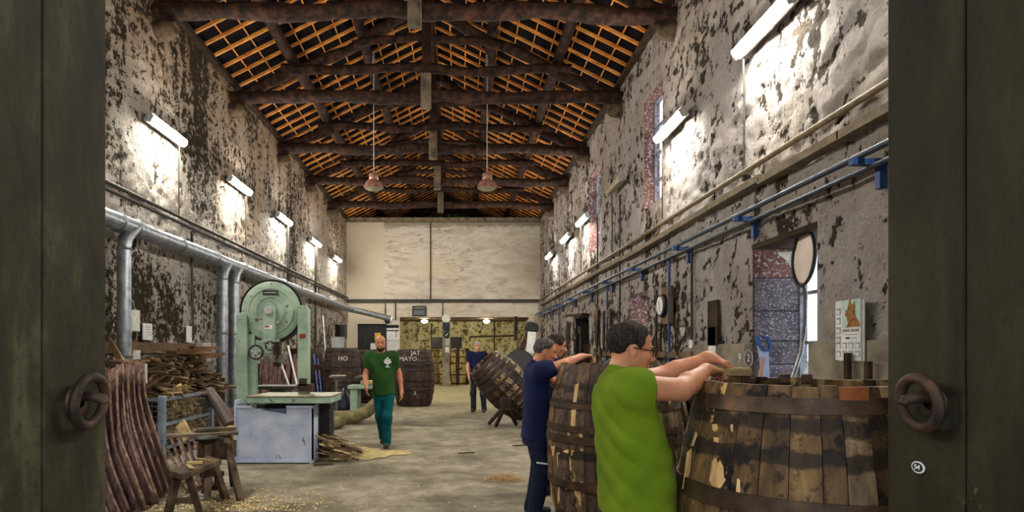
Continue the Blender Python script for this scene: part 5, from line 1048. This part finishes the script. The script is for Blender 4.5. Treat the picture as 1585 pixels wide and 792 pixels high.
# ------------------------------------------------------------------ people: smooth implicit bodies meshed into one surface each
class Field:
    def __init__(s, lo, hi, h):
        s.lo = np.array(lo, float); s.h = h; s.n = np.ceil((np.array(hi, float) - s.lo) / h).astype(int) + 1
        s.D = np.full(s.n, 1e3, np.float32); s.ax = [s.lo[i] + h * np.arange(s.n[i]) for i in range(3)]
    def put(s, fn, lo, hi, k=0.0, mode='add'):
        m = max(k, 0) + 3 * s.h; a = np.clip(np.floor((np.array(lo) - m - s.lo) / s.h).astype(int), 0, s.n); b = np.clip(np.ceil((np.array(hi) + m - s.lo) / s.h).astype(int) + 1, 0, s.n)
        if (b - a).min() <= 0: return s
        sl = tuple(slice(a[i], b[i]) for i in range(3)); X, Y, Z = np.meshgrid(s.ax[0][sl[0]], s.ax[1][sl[1]], s.ax[2][sl[2]], indexing='ij')
        d = fn(np.stack([X, Y, Z], -1)).astype(np.float32); D = s.D[sl]
        if mode == 'add':
            if k > 0: t = np.maximum(k - np.abs(D - d), 0) / k; s.D[sl] = np.minimum(D, d) - t * t * k * .25
            else: s.D[sl] = np.minimum(D, d)
        elif mode == 'sub':
            d = -d; t = np.maximum(k - np.abs(D - d), 0) / max(k, 1e-6); s.D[sl] = np.maximum(D, d) + t * t * k * .25
        return s
    def cap(s, a, b, ra, rb=None, k=.02, mode='add', cut=None):
        a = np.array(a, float); b = np.array(b, float); rb = ra if rb is None else rb; ba = b - a; L2 = max(ba @ ba, 1e-9); R = max(ra, rb)
        def fn(p):
            t = np.clip(((p - a) @ ba) / L2, 0, 1); d = np.linalg.norm(p - a - t[..., None] * ba, axis=-1) - (ra + (rb - ra) * t)
            if cut is not None: d = np.maximum(d, (p - np.array(cut[0])) @ np.array(cut[1]))
            return d
        return s.put(fn, np.minimum(a, b) - R, np.maximum(a, b) + R, k, mode)
    def ell(s, c, ax, r, k=.02, mode='add', cuts=()):
        c = np.array(c, float); A = np.array([list(x) for x in ax], float); r = np.array(r, float); R = r.max()
        def fn(p):
            q = (p - c) @ A.T; k0 = np.linalg.norm(q / r, axis=-1); k1 = np.linalg.norm(q / (r * r), axis=-1) + 1e-9; d = k0 * (k0 - 1) / k1
            for o, n in cuts: d = np.maximum(d, (p - np.array(o)) @ np.array(n))
            return d
        return s.put(fn, c - R, c + R, k, mode)
    def prof(s, base, f, l, u, rows, k=.03, flat=True):
        """stack of ellipses: rows = [(height, half width, half depth, forward offset, side offset)]"""
        base = np.array(base, float); F = np.array(f); L_ = np.array(l); U = np.array(u); R = np.array(rows, float); W = R[:, 1:3].max() + .1
        def fn(p):
            q = p - base; z = q @ U; w = np.interp(z, R[:, 0], R[:, 1]); d_ = np.interp(z, R[:, 0], R[:, 2]); o = np.interp(z, R[:, 0], R[:, 3]); so = np.interp(z, R[:, 0], R[:, 4])
            x = (q @ L_ - so) / w; y = (q @ F - o) / d_; d = ((np.abs(x) ** 2.3 + np.abs(y) ** 2.3) ** (1 / 2.3) - 1) * np.minimum(w, d_)
            return np.maximum(d, np.maximum(R[0, 0] - z, z - R[-1, 0]))
        pts = [base + U * R[0, 0], base + U * R[-1, 0]]; return s.put(fn, np.minimum(*pts) - W, np.maximum(*pts) + W, k)
    def warp(s, amp, seed=0, f=(9, 9, 14)):
        X, Y, Z = np.meshgrid(*s.ax, indexing='ij'); a = seed * 1.7
        if f[0] > 30: w = np.sin(f[0] * X + 2.2 * np.sin(5 * Z + a) + a) * np.sin(f[1] * Y + f[2] * .45 * Z + 1.6 * np.sin(7 * X + a)) + .6 * np.sin(f[2] * Z * 1.3 + 9 * X + 3 * np.sin(8 * Y + a))
        else:      # cloth: sharp diagonal folds that come and go
            T = X - Y * .8; p1 = 13 * T + 17 * Z + 2.4 * np.sin(4.3 * Z + a) + 1.7 * np.sin(6 * T + 2 * a); p2 = 19 * T - 9 * Z + 2.1 * np.sin(5.1 * Z + 3 * a) + a
            m1 = .5 + .5 * np.sin(5.5 * Z + 4 * T + a); m2 = .5 + .5 * np.sin(4.1 * Z - 6 * X + 2.3 * a)
            w = (1 - 2 * np.abs(np.sin(p1))) * m1 + .8 * (1 - 2 * np.abs(np.sin(p2))) * m2 + .35 * np.sin(31 * Z + 12 * T + 3 * np.sin(9 * X))
        s.D = s.D + (amp * w).astype(np.float32); return s
    def mesh(s, name, mat, parent):
        D = s.D; ins = D < 0; n = D.shape; c = [ins[dx:n[0] - 1 + dx, dy:n[1] - 1 + dy, dz:n[2] - 1 + dz] for dx in (0, 1) for dy in (0, 1) for dz in (0, 1)]
        sm = sum(x.astype(np.int8) for x in c); act = (sm > 0) & (sm < 8); I = np.argwhere(act); idx = np.full(act.shape, -1, np.int64); idx[act] = np.arange(len(I))
        acc = np.zeros((len(I), 3)); cnt = np.zeros(len(I)); co = [(dx, dy, dz) for dx in (0, 1) for dy in (0, 1) for dz in (0, 1)]
        val = [D[I[:, 0] + o[0], I[:, 1] + o[1], I[:, 2] + o[2]] for o in co]
        for i in range(8):
            for j in range(i + 1, 8):
                df = [co[j][q] - co[i][q] for q in range(3)]
                if sum(map(abs, df)) != 1: continue
                m = (val[i] < 0) != (val[j] < 0); t = np.where(m, val[i] / np.where(m, val[i] - val[j], 1), 0); acc[m] += np.array(co[i])[None] + t[m][:, None] * np.array(df)[None]; cnt[m] += 1
        V = (I + acc / np.maximum(cnt, 1)[:, None]) * s.h + s.lo; Q = []
        for axis in range(3):
            a0 = [slice(None)] * 3; a1 = [slice(None)] * 3; a0[axis] = slice(0, n[axis] - 1); a1[axis] = slice(1, n[axis]); A = ins[tuple(a0)]; B_ = ins[tuple(a1)]; E = np.argwhere(A != B_); fl = A[tuple(E.T)]
            u, w = [(1, 2), (2, 0), (0, 1)][axis]; ok = (E[:, u] > 0) & (E[:, w] > 0) & (E[:, u] < n[u] - 1) & (E[:, w] < n[w] - 1); E = E[ok]; fl = fl[ok]; eu = np.eye(3, dtype=int)[u]; ew_ = np.eye(3, dtype=int)[w]
            q = np.stack([idx[tuple((E - eu - ew_).T)], idx[tuple((E - ew_).T)], idx[tuple(E.T)], idx[tuple((E - eu).T)]], -1); q[~fl] = q[~fl][:, ::-1]; Q.append(q)
        Q = np.concatenate(Q); Q = Q[(Q >= 0).all(1)]
        for _ in range(2):      # light smoothing
            S = np.zeros_like(V); C = np.zeros(len(V))
            for a, b in ((0, 1), (1, 2), (2, 3), (3, 0)): np.add.at(S, Q[:, a], V[Q[:, b]]); np.add.at(S, Q[:, b], V[Q[:, a]]); np.add.at(C, Q[:, a], 1); np.add.at(C, Q[:, b], 1)
            V = V * .55 + .45 * S / np.maximum(C, 1)[:, None]
        return mesh_np(name, V - np.array(wloc(parent)), Q, mat, parent=parent)
def vec(*a): return np.array(a, float)
def nrm(v): v = np.array(v, float); return v / np.linalg.norm(v)
def skinmat(name, c1, c2):
    k = NT(name); v = k.coord(); n = k.noise(v, 7, 5, .6); k.base(k.ramp(n, [(.35, lin(c1)), (.65, lin(c2))])); k.set(.5, 0, .4); k.b.inputs['Subsurface Weight'].default_value = .08; k.b.inputs['Subsurface Radius'].default_value = (.012, .005, .003); k.bump(k.noise(v, 90, 4, .6), .08, .004); return k.m
SKIN = skinmat('skin', (172, 110, 76), (200, 138, 102)); SKIN2 = skinmat('pale_skin', (190, 140, 116), (214, 166, 140))
def cloth(name, a, b, s=3): return M(name, a, b, scale=s, rough=.9, bump=.12, bscale=140, bdist=.003, spec=.15)
def hand(F, w, d, n, s, curl, r=1.0, k=.010, thumb=.5):
    w = np.array(w, float); d = nrm(d); n = nrm(np.array(n) - d * (np.array(n) @ d)); s = nrm(s); s = nrm(s - d * (s @ d)); c = np.cross(d, n); s = c if c @ s > 0 else -c
    F.cap(w - d * .02, w + d * .03, .026 * r, .028 * r, .02)
    for o, ln, kl in ((.031, .071, .088), (.010, .080, .093), (-.011, .075, .089), (-.031, .058, .080)):
        K = w + d * kl * r + s * o * r; F.cap(w + d * .02 + s * o * .6 * r, K, .0155 * r, .0125 * r, .014)
        p = K; dd = d; ang = 0
        for q, (fr, ra) in enumerate(((.46, .0100), (.30, .0090), (.26, .0080))):
            ang += curl[q]; dd = nrm(d * math.cos(ang) + n * math.sin(ang)) ; e = p + dd * ln * fr * r; F.cap(p, e, ra * r, (ra - .0012) * r, .005 if q else k * .8); p = e
    b = w + d * .022 * r + s * .026 * r; m = b + nrm(d * .62 + s * .62 + n * .25 * thumb) * .046 * r; e = m + nrm(d * .9 + s * .12 + n * .55 * thumb) * .034 * r; F.cap(w + d * .01 + s * .01, b, .018 * r, .017 * r, .015); F.cap(b, m, .0155 * r, .0115 * r, .01); F.cap(m, e, .0110 * r, .0085 * r, .004)
def face(F, c, f, u, sc=1.0, beard=False):
    c = np.array(c, float); f = nrm(f); u = nrm(np.array(u) - f * (np.array(u) @ f)); l = np.cross(u, f); A = (f, l, u)
    q = lambda a, b, z: c + (f * a + l * b + u * z) * sc
    F.ell(q(-.012, 0, .034), A, np.array((.100, .077, .085)) * sc, .02); F.ell(q(.022, 0, -.040), A, np.array((.070, .062, .082)) * sc, .03)
    F.cap(q(.058, -.016, -.100), q(.058, .016, -.100), .020 * sc, .020 * sc, .025); F.cap(q(-.005, .056, -.045), q(.04, .030, -.093), .018 * sc, .017 * sc, .03); F.cap(q(-.005, -.056, -.045), q(.04, -.030, -.093), .018 * sc, .017 * sc, .03)
    F.cap(q(.078, -.034, .020), q(.078, .034, .020), .011 * sc, None, .014)
    for s in (-1, 1):
        F.ell(q(.060, s * .040, -.024), A, np.array((.026, .022, .020)) * sc, .018); F.ell(q(.094, s * .031, .0), A, np.array((.016, .018, .012)) * sc, .010, 'sub'); F.ell(q(.071, s * .031, .0), A, np.array((.0135, .015, .0125)) * sc, .003)
        F.ell(q(-.012, s * .076, -.008), (nrm(f + l * s * .5), nrm(l * s - f * .5), u), np.array((.019, .008, .033)) * sc, .006); F.ell(q(-.008, s * .084, -.004), (nrm(f + l * s * .5), nrm(l * s - f * .5), u), np.array((.010, .006, .019)) * sc, .004, 'sub')
    F.cap(q(.088, 0, .008), q(.114, 0, -.030), .0085 * sc, .0125 * sc, .010); F.cap(q(.098, -.013, -.036), q(.098, .013, -.036), .0095 * sc, None, .008)
    F.cap(q(.083, -.02, -.062), q(.083, .02, -.062), .0085 * sc, None, .006); F.cap(q(.081, -.017, -.073), q(.081, .017, -.073), .009 * sc, None, .006); F.cap(q(.094, -.02, -.0675), q(.094, .02, -.0675), .0022 * sc, None, .003, 'sub')
    return q, A
def hairm(name, a, b): return M(name, a, b, scale=9, stretch=(9, 9, 3), detail=8, lo=.4, hi=.62, rough=.8, bump=.9, bscale=34, bdist=.012, spec=.25)
def person(label, loc, p, cols, h=.008, opts=None):
    """p: joints in world space; keys neck pelvis head f hf hu sh el wr hd pn th (r,l) hip kn an toe (r,l)"""
    o = opts or {}; T = thing('person', label, 'person', loc); g = lambda k: np.array(p[k], float)
    neck, pel = g('neck'), g('pelvis'); u = nrm(neck - pel); f = nrm(p['f']); f = nrm(f - u * (f @ u)); l = np.cross(u, f); Lt = np.linalg.norm(neck - pel); big = o.get('girth', 1.0)
    allp = np.array([np.array(v, float) for k, v in p.items() if np.shape(v) == (3,) and k not in ('f', 'hf', 'hu') and not k.startswith(('hd_', 'pn_', 'th_'))])
    lo, hi = allp.min(0) - .24, allp.max(0) + .24; lo[2] = max(lo[2], -.02)
    up = [v for k, v in p.items() if k in ('head', 'neck', 'sh_r', 'sh_l', 'el_r', 'el_l', 'wr_r', 'wr_l', 'pelvis')]; ul, uh = np.array(up, float).min(0) - .24, np.array(up, float).max(0) + .24
    Fb = Field(ul, uh, h)
    q, A = face(Fb, p['head'], p['hf'], p['hu'], o.get('hs', 1.0)); hs = o.get('hs', 1.0)
    Fb.cap(q(-.022, 0, -.05), neck + u * .0, .056, .064, .03)
    tor = [(-.02, .15, .105, 0, 0), (Lt * .3, .145, .10, 0, 0), (Lt * .7, .16, .105, 0, 0), (Lt * .9, .13, .085, 0, 0), (Lt * 1.0, .07, .06, 0, 0)]
    Fb.prof(pel, f, l, u, tor, .03)
    for s in ('r', 'l'):
        sh, el, wr = g('sh_' + s), g('el_' + s), g('wr_' + s); ar_ = o.get('arm', 1.0)
        Fb.cap(neck - u * .06, sh, .06, .055, .03); Fb.cap(sh, el, .052 * ar_, .043 * ar_, .03); m = el + (wr - el) * .3; Fb.cap(el, m, .043 * ar_, .044 * ar_, .02); Fb.cap(m, wr, .044 * ar_, .029, .02)
        hand(Fb, wr, p['hd_' + s], p['pn_' + s], p['th_' + s], p.get('curl_' + s, (.5, .6, .4)), o.get('hand', 1.0))
    Fb.mesh('body', o.get('skin', SKIN), T)
    # shirt
    sl, shh = np.array([neck, pel, p['sh_r'], p['sh_l'], p['el_r'], p['el_l']], float).min(0) - .3, np.array([neck, pel, p['sh_r'], p['sh_l'], p['el_r'], p['el_l']], float).max(0) + .3
    Fs = Field(sl, shh, h); b = big; bel = o.get('belly', .0); hem = o.get('hem', -.16)
    rows = [(hem, .192 * b, .140 * b + bel * .6, .005 + bel * .4, 0), (0.0, .184 * b, .134 * b + bel, .01 + bel * .6, 0), (Lt * .28, .172 * b, .128 * b + bel, .012 + bel * .6, 0), (Lt * .55, .180 * b, .130 * b + bel * .4, .008 + bel * .3, 0), (Lt * .78, .186 * b, .124 * b, 0, 0), (Lt * .92, .160, .10, -.008, 0), (Lt * 1.0, .09, .078, -.008, 0)]
    Fs.prof(pel, f, l, u, rows, .02)
    for s in ('r', 'l'):
        sh, el = g('sh_' + s), g('el_' + s); d = nrm(el - sh); end = sh + (el - sh) * o.get('sleeve', .6)
        Fs.cap(neck - u * .055, sh, .07, .070, .05); Fs.cap(sh - d * .02, end + d * .1, .070 * o.get('arm', 1) ** .5, .066 * o.get('arm', 1), .08, cut=(end, d))
    Fs.cap(neck - u * .02 - f * .012, neck + u * .005 - f * .004, .070, .066, .02)
    Fs.warp(o.get('fold', .003), o.get('seed', 1)); Fs.mesh('shirt', cols[0], T)
    # trousers
    tl, th = np.array([pel, p['hip_r'], p['hip_l'], p['kn_r'], p['kn_l'], p['an_r'], p['an_l']], float).min(0) - .22, np.array([pel, p['hip_r'], p['kn_r'], p['kn_l']], float).max(0) + .22; tl[2] = 0
    Ft = Field(tl, th, h * 1.15); Ft.prof(pel, f, l, u, [(-.17, .162 * b, .118 * b, 0, 0), (-.03, .162 * b, .116 * b + bel * .3, 0.004 + bel * .4, 0), (.03, .150 * b, .108 * b + bel * .3, .006 + bel * .5, 0)], .03)
    for s in ('r', 'l'):
        hp, kn, an = g('hip_' + s), g('kn_' + s), g('an_' + s); Ft.cap(hp, kn, .086 * b, .074, .03); d = nrm(an - kn); Ft.cap(kn, an + d * .05, .074, .066, .03, cut=(an + d * .045, d)); Ft.cap(kn + f * .01, kn + f * .012 - u * .05, .072, .07, .03)
    Ft.warp(o.get('fold', .003) * 1.2, 5, (12, 12, 17)); tr_ = Ft.mesh('trousers', cols[1], T)
    for s in ('r', 'l'):
        an, toe = g('an_' + s), g('toe_' + s); d = nrm(toe - an); d[2] = 0; d = nrm(d); Fo = Field(np.minimum(an, toe) - .13, np.maximum(an, toe) + .13, .008); gz = an[2] - .075
        Fo.cap(an + vec(0, 0, -.02), an - d * .03 + vec(0, 0, -.045), .048, .04, .02, cut=((0, 0, gz), (0, 0, -1))); Fo.cap(an + vec(0, 0, -.045), an + d * .15 + vec(0, 0, -.05), .045, .036, .03, cut=((0, 0, gz), (0, 0, -1))); Fo.mesh('shoe', cols[2], T)
    # hair
    hk = o.get('hair')
    if hk:
        c0 = np.array(p['head'], float); f_, l_, u_ = A; Fh = Field(c0 - .2, c0 + .2, max(.005, h * .8)); R = np.array((.1045, .0825, .0900)) * hs
        cuts = [(q(hk.get('front', .06), 0, .06), nrm(f_ - u_ * hk.get('slope', .6))), (q(0, 0, hk.get('low', -.055)), -u_ + f_ * .5)]
        Fh.ell(q(-.014, 0, .036), A, R, 0, cuts=cuts)
        for s in (-1, 1): Fh.cap(q(-.012, s * .082, -.008), q(.004, s * .09, -.01), .030 * hs, None, .006, 'sub')
        if hk.get('bald'): Fh.ell(q(.02, 0, .13), A, np.array((.085, .06, .05)) * hs, .01, 'sub')
        Fh.warp(.0038, 3, (62, 62, 48)); Fh.mesh('hair', hk['mat'], T)
    if o.get('beard'):
        Fh = Field(np.array(p['head'], float) - .2, np.array(p['head'], float) + .2, .006); Fh.ell(q(.03, 0, -.082), A, np.array((.066, .064, .052)) * hs, 0, cuts=[(q(0, 0, -.045), A[2])]); Fh.ell(q(.09, 0, -.066), A, np.array((.03, .022, .008)), .004, 'sub'); Fh.warp(.002, 2, (80, 80, 60)); Fh.mesh('beard', o['beard'], T)
    for s in (-1, 1):
        e = Vector(q(.0735, s * .031, .0)); nf = Vector(nrm(A[0] + A[1] * s * .1)); MB().lathe([(0, .0125), (.0045, .0118), (.0062, .010)], e, nf, 12).build('iris', BLACK, T)
        MB().tube([Vector(q(.087, s * .014, .019)), Vector(q(.090, s * .03, .025)), Vector(q(.078, s * .05, .018))], [.004, .005, .003], 8).build('eyebrow', o.get('brow', BLACK), T)
    if o.get('glasses'):
        m = MB()
        for s in (-1, 1):
            cc = Vector(q(.103, s * .034, -.002)); ring = [cc + Vector(A[1]) * (.025 * math.cos(a)) + Vector(A[2]) * (.017 * math.sin(a)) for a in np.linspace(0, 2 * PI, 21)]; m.tube(ring, .0027, 6, cap=False)
            m.bar(Vector(q(.102, s * .060, .006)), Vector(q(-.012, s * .083, .004)), .0035, .005)
        m.bar(Vector(q(.106, -.01, .004)), Vector(q(.106, .01, .004)), .003, .003); m.build('glasses', o['glasses'], T)
    return T, q, A, (f, l, u)
LIME = cloth('lime_cotton', (88, 110, 16), (110, 132, 26)); NAVY = cloth('navy_cotton', (20, 26, 56), (30, 38, 76)); NAVYT = cloth('navy_work_trousers', (20, 25, 44), (32, 38, 62)); FOREST = cloth('forest_green_cotton', (34, 66, 28), (46, 82, 38)); TEAL = cloth('teal_work_trousers', (6, 66, 76), (12, 86, 94)); SHOE = M('work_shoe', (34, 30, 28), (60, 54, 50), scale=9, rough=.7, bump=.15); DKT = cloth('dark_trousers', (34, 36, 44), (48, 50, 58))
HAIRD = hairm('dark_hair', (20, 15, 13), (66, 52, 44)); HAIRG = hairm('greying_hair', (44, 40, 40), (112, 106, 104)); HAIRW = hairm('white_hair', (140, 136, 130), (190, 186, 180)); BEARD = hairm('dark_beard', (30, 20, 16), (64, 44, 36)); SPEC = M('dark_red_frame', (50, 12, 12), (74, 20, 18), scale=9, rough=.3, bump=0)

# 1. man in lime green, arms stretched over the near cask
C = vec(.84, 2.85, 0)
person('man in a lime green T-shirt and dark red glasses hammering on the large near cask', (.83, 2.85, 0), dict(
    neck=(.765, 2.86, 1.385), pelvis=(.815, 2.86, .86), f=(1, .12, 0), head=(.822, 2.87, 1.512), hf=(.97, .06, -.16), hu=(.16, 0, .98),
    sh_r=(.805, 2.725, 1.335), el_r=(1.02, 2.74, 1.325), wr_r=(1.215, 2.925, 1.412), hd_r=(.74, .6, -.12), pn_r=(-.1, -.2, -1), th_r=(-.5, .8, .1), curl_r=(.45, .55, .4),
    sh_l=(.835, 3.035, 1.335), el_l=(1.07, 3.13, 1.37), wr_l=(1.305, 3.11, 1.47), hd_l=(.9, .05, -.3), pn_l=(-.1, .1, -1), th_l=(.4, -.8, 0), curl_l=(.45, .55, .4),
    hip_r=(.81, 2.785, .82), kn_r=(.84, 2.75, .47), an_r=(.76, 2.76, .085), toe_r=(.9, 2.75, .03), hip_l=(.81, 2.935, .82), kn_l=(.86, 2.97, .47), an_l=(.80, 2.99, .085), toe_l=(.95, 3.0, .03)),
    (LIME, NAVYT, SHOE), .0065, dict(girth=1.03, belly=.035, hem=-.12, sleeve=.26, fold=.0042, arm=1.2, hs=1.07, glasses=SPEC, hand=1.0, hair=dict(mat=HAIRD, front=.05, slope=.55, low=-.045)))
wb_ = tag(MB().box((1.44, 3.085, 1.395), (.145, .05, .045), Matrix.Rotation(.12, 3, 'Z')).build('wooden_block', CHIP, bevel=.012), 'pale wooden driving block held on the rim of the near cask', 'block')
# 2. man in navy
person('man in navy work clothes reaching over the rim of the tall worn cask', (.68, 5.35, 0), dict(
    neck=(.685, 5.33, 1.375), pelvis=(.675, 5.34, .84), f=(1, .1, 0), head=(.765, 5.33, 1.500), hf=(.96, .0, -.22), hu=(.22, 0, .97),
    sh_r=(.725, 5.155, 1.335), el_r=(.915, 5.21, 1.395), wr_r=(1.09, 5.34, 1.455), hd_r=(.8, .4, .0), pn_r=(.3, -.3, -1), th_r=(.1, .7, .6), curl_r=(.7, 1.0, .8),
    sh_l=(.70, 5.52, 1.325), el_l=(.90, 5.60, 1.20), wr_l=(1.08, 5.54, 1.36), hd_l=(.9, -.2, .15), pn_l=(.1, .1, -1), th_l=(.3, -.8, .2), curl_l=(.6, .8, .5),
    hip_r=(.67, 5.25, .80), kn_r=(.72, 5.22, .45), an_r=(.655, 5.22, .085), toe_r=(.80, 5.2, .03), hip_l=(.67, 5.43, .80), kn_l=(.73, 5.45, .45), an_l=(.66, 5.47, .085), toe_l=(.82, 5.5, .03)),
    (NAVY, NAVYT, SHOE), .009, dict(girth=.92, belly=.0, hem=-.12, sleeve=.42, hs=.98, hair=dict(mat=HAIRG, front=.05, slope=.5, low=-.05)))
nb = MB().bar((.66, 5.12, .545), (.80, 5.13, .525), .012, .012).build('knee_stripe', PAPER); 
tag(MB().cyl((1.165, 5.41, 1.40), (1.15, 5.40, 1.56), .022, n=10).build('hammer_handle', DARKPLANK), 'dark hammer handle in the hand of the man in navy', 'hammer')
# 3. worker behind him
person('dark-haired worker in a navy shirt half hidden behind the man in navy', (1.02, 6.35, 0), dict(
    neck=(.97, 6.36, 1.43), pelvis=(.93, 6.36, .88), f=(1, -.25, 0), head=(1.035, 6.35, 1.565), hf=(.93, -.2, -.25), hu=(.25, -.05, .97),
    sh_r=(.96, 6.17, 1.39), el_r=(1.04, 6.10, 1.12), wr_r=(1.25, 6.12, 1.02), hd_r=(.9, .1, -.2), pn_r=(0, .2, -1), th_r=(.3, .8, .2),
    sh_l=(1.01, 6.54, 1.39), el_l=(1.12, 6.60, 1.13), wr_l=(1.32, 6.48, 1.05), hd_l=(.9, -.2, -.2), pn_l=(0, -.2, -1), th_l=(.3, -.8, .2),
    hip_r=(.93, 6.27, .83), kn_r=(.97, 6.25, .46), an_r=(.92, 6.25, .085), toe_r=(1.06, 6.22, .03), hip_l=(.93, 6.45, .83), kn_l=(.98, 6.47, .46), an_l=(.94, 6.48, .085), toe_l=(1.08, 6.46, .03)),
    (NAVY, DKT, SHOE), .011, dict(girth=.95, sleeve=.5, hair=dict(mat=HAIRD, front=.075, slope=.5, low=-.065)))
# 4. walking man
person('bearded man in a dark green T-shirt and teal trousers walking towards the camera', (-1.2, 9.4, 0), dict(
    neck=(-1.235, 9.36, 1.475), pelvis=(-1.205, 9.42, .92), f=(.08, -1, 0), head=(-1.245, 9.30, 1.635), hf=(.12, -.97, -.12), hu=(0, -.12, .99),
    sh_r=(-1.425, 9.40, 1.42), el_r=(-1.49, 9.36, 1.13), wr_r=(-1.44, 9.14, .96), hd_r=(.1, -.4, -.9), pn_r=(.9, .2, 0), th_r=(.2, -.9, .3), curl_r=(.35, .45, .3),
    sh_l=(-1.045, 9.38, 1.42), el_l=(-.965, 9.46, 1.14), wr_l=(-.925, 9.42, .87), hd_l=(.05, -.15, -1), pn_l=(-.9, .1, 0), th_l=(0, -1, -.1), curl_l=(.35, .45, .3),
    hip_r=(-1.30, 9.42, .87), kn_r=(-1.265, 9.42, .48), an_r=(-1.235, 9.62, .11), toe_r=(-1.24, 9.48, .04), hip_l=(-1.11, 9.42, .87), kn_l=(-1.14, 9.28, .48), an_l=(-1.15, 9.32, .085), toe_l=(-1.145, 9.16, .03)),
    (FOREST, TEAL, SHOE), .010, dict(girth=.98, hem=-.09, sleeve=.62, beard=BEARD, hair=None, seed=3, skin=SKIN))
walker = [o for o in COL.objects if o.get('label', '').startswith('bearded man')][0]
em = MB(); ec = Vector((-1.125, 9.235, 1.345))
for dx, dz_ in ((0, .05), (-.03, .025), (.03, .025), (-.042, -.005), (.042, -.005), (0, .01), (-.02, -.02), (.02, -.02)): em.lathe([(0, .012), (.017, .012), (.017, -.02)], ec + Vector((dx, 0, dz_)), (.08, -1, 0), 10)
em.box(ec + Vector((0, 0, -.05)), (.014, .03, .06)); em.box(ec + Vector((0, 0, -.08)), (.06, .03, .012)); em.build('shirt_emblem', PAPER, walker)
# 5. man at the back
person('white-haired man in a navy shirt standing behind the tilted cask', (.42, 14.8, 0), dict(
    neck=(.42, 14.78, 1.47), pelvis=(.44, 14.82, .92), f=(-.35, -1, 0), head=(.44, 14.72, 1.635), hf=(.15, -.98, -.1), hu=(0, -.1, .99),
    sh_r=(.25, 14.80, 1.42), el_r=(.19, 14.78, 1.13), wr_r=(.22, 14.64, .88), hd_r=(.05, -.2, -1), pn_r=(.9, .1, 0), th_r=(.1, -1, 0),
    sh_l=(.60, 14.72, 1.42), el_l=(.70, 14.70, 1.15), wr_l=(.66, 14.48, 1.0), hd_l=(-.3, -.7, -.4), pn_l=(-.9, .2, 0), th_l=(0, -.4, .9),
    hip_r=(.35, 14.84, .87), kn_r=(.33, 14.80, .48), an_r=(.34, 14.84, .085), toe_r=(.30, 14.70, .03), hip_l=(.54, 14.80, .87), kn_l=(.57, 14.76, .48), an_l=(.60, 14.80, .085), toe_l=(.58, 14.66, .03)),
    (NAVY, DKT, SHOE), .012, dict(girth=.98, sleeve=.6, skin=SKIN2, hair=dict(mat=HAIRW, front=.06, slope=.5, low=-.05)))
nav = [o for o in COL.objects if o.get('label', '').startswith('man in navy work')][0]
nb.parent = nav; nb.location = -nav.location
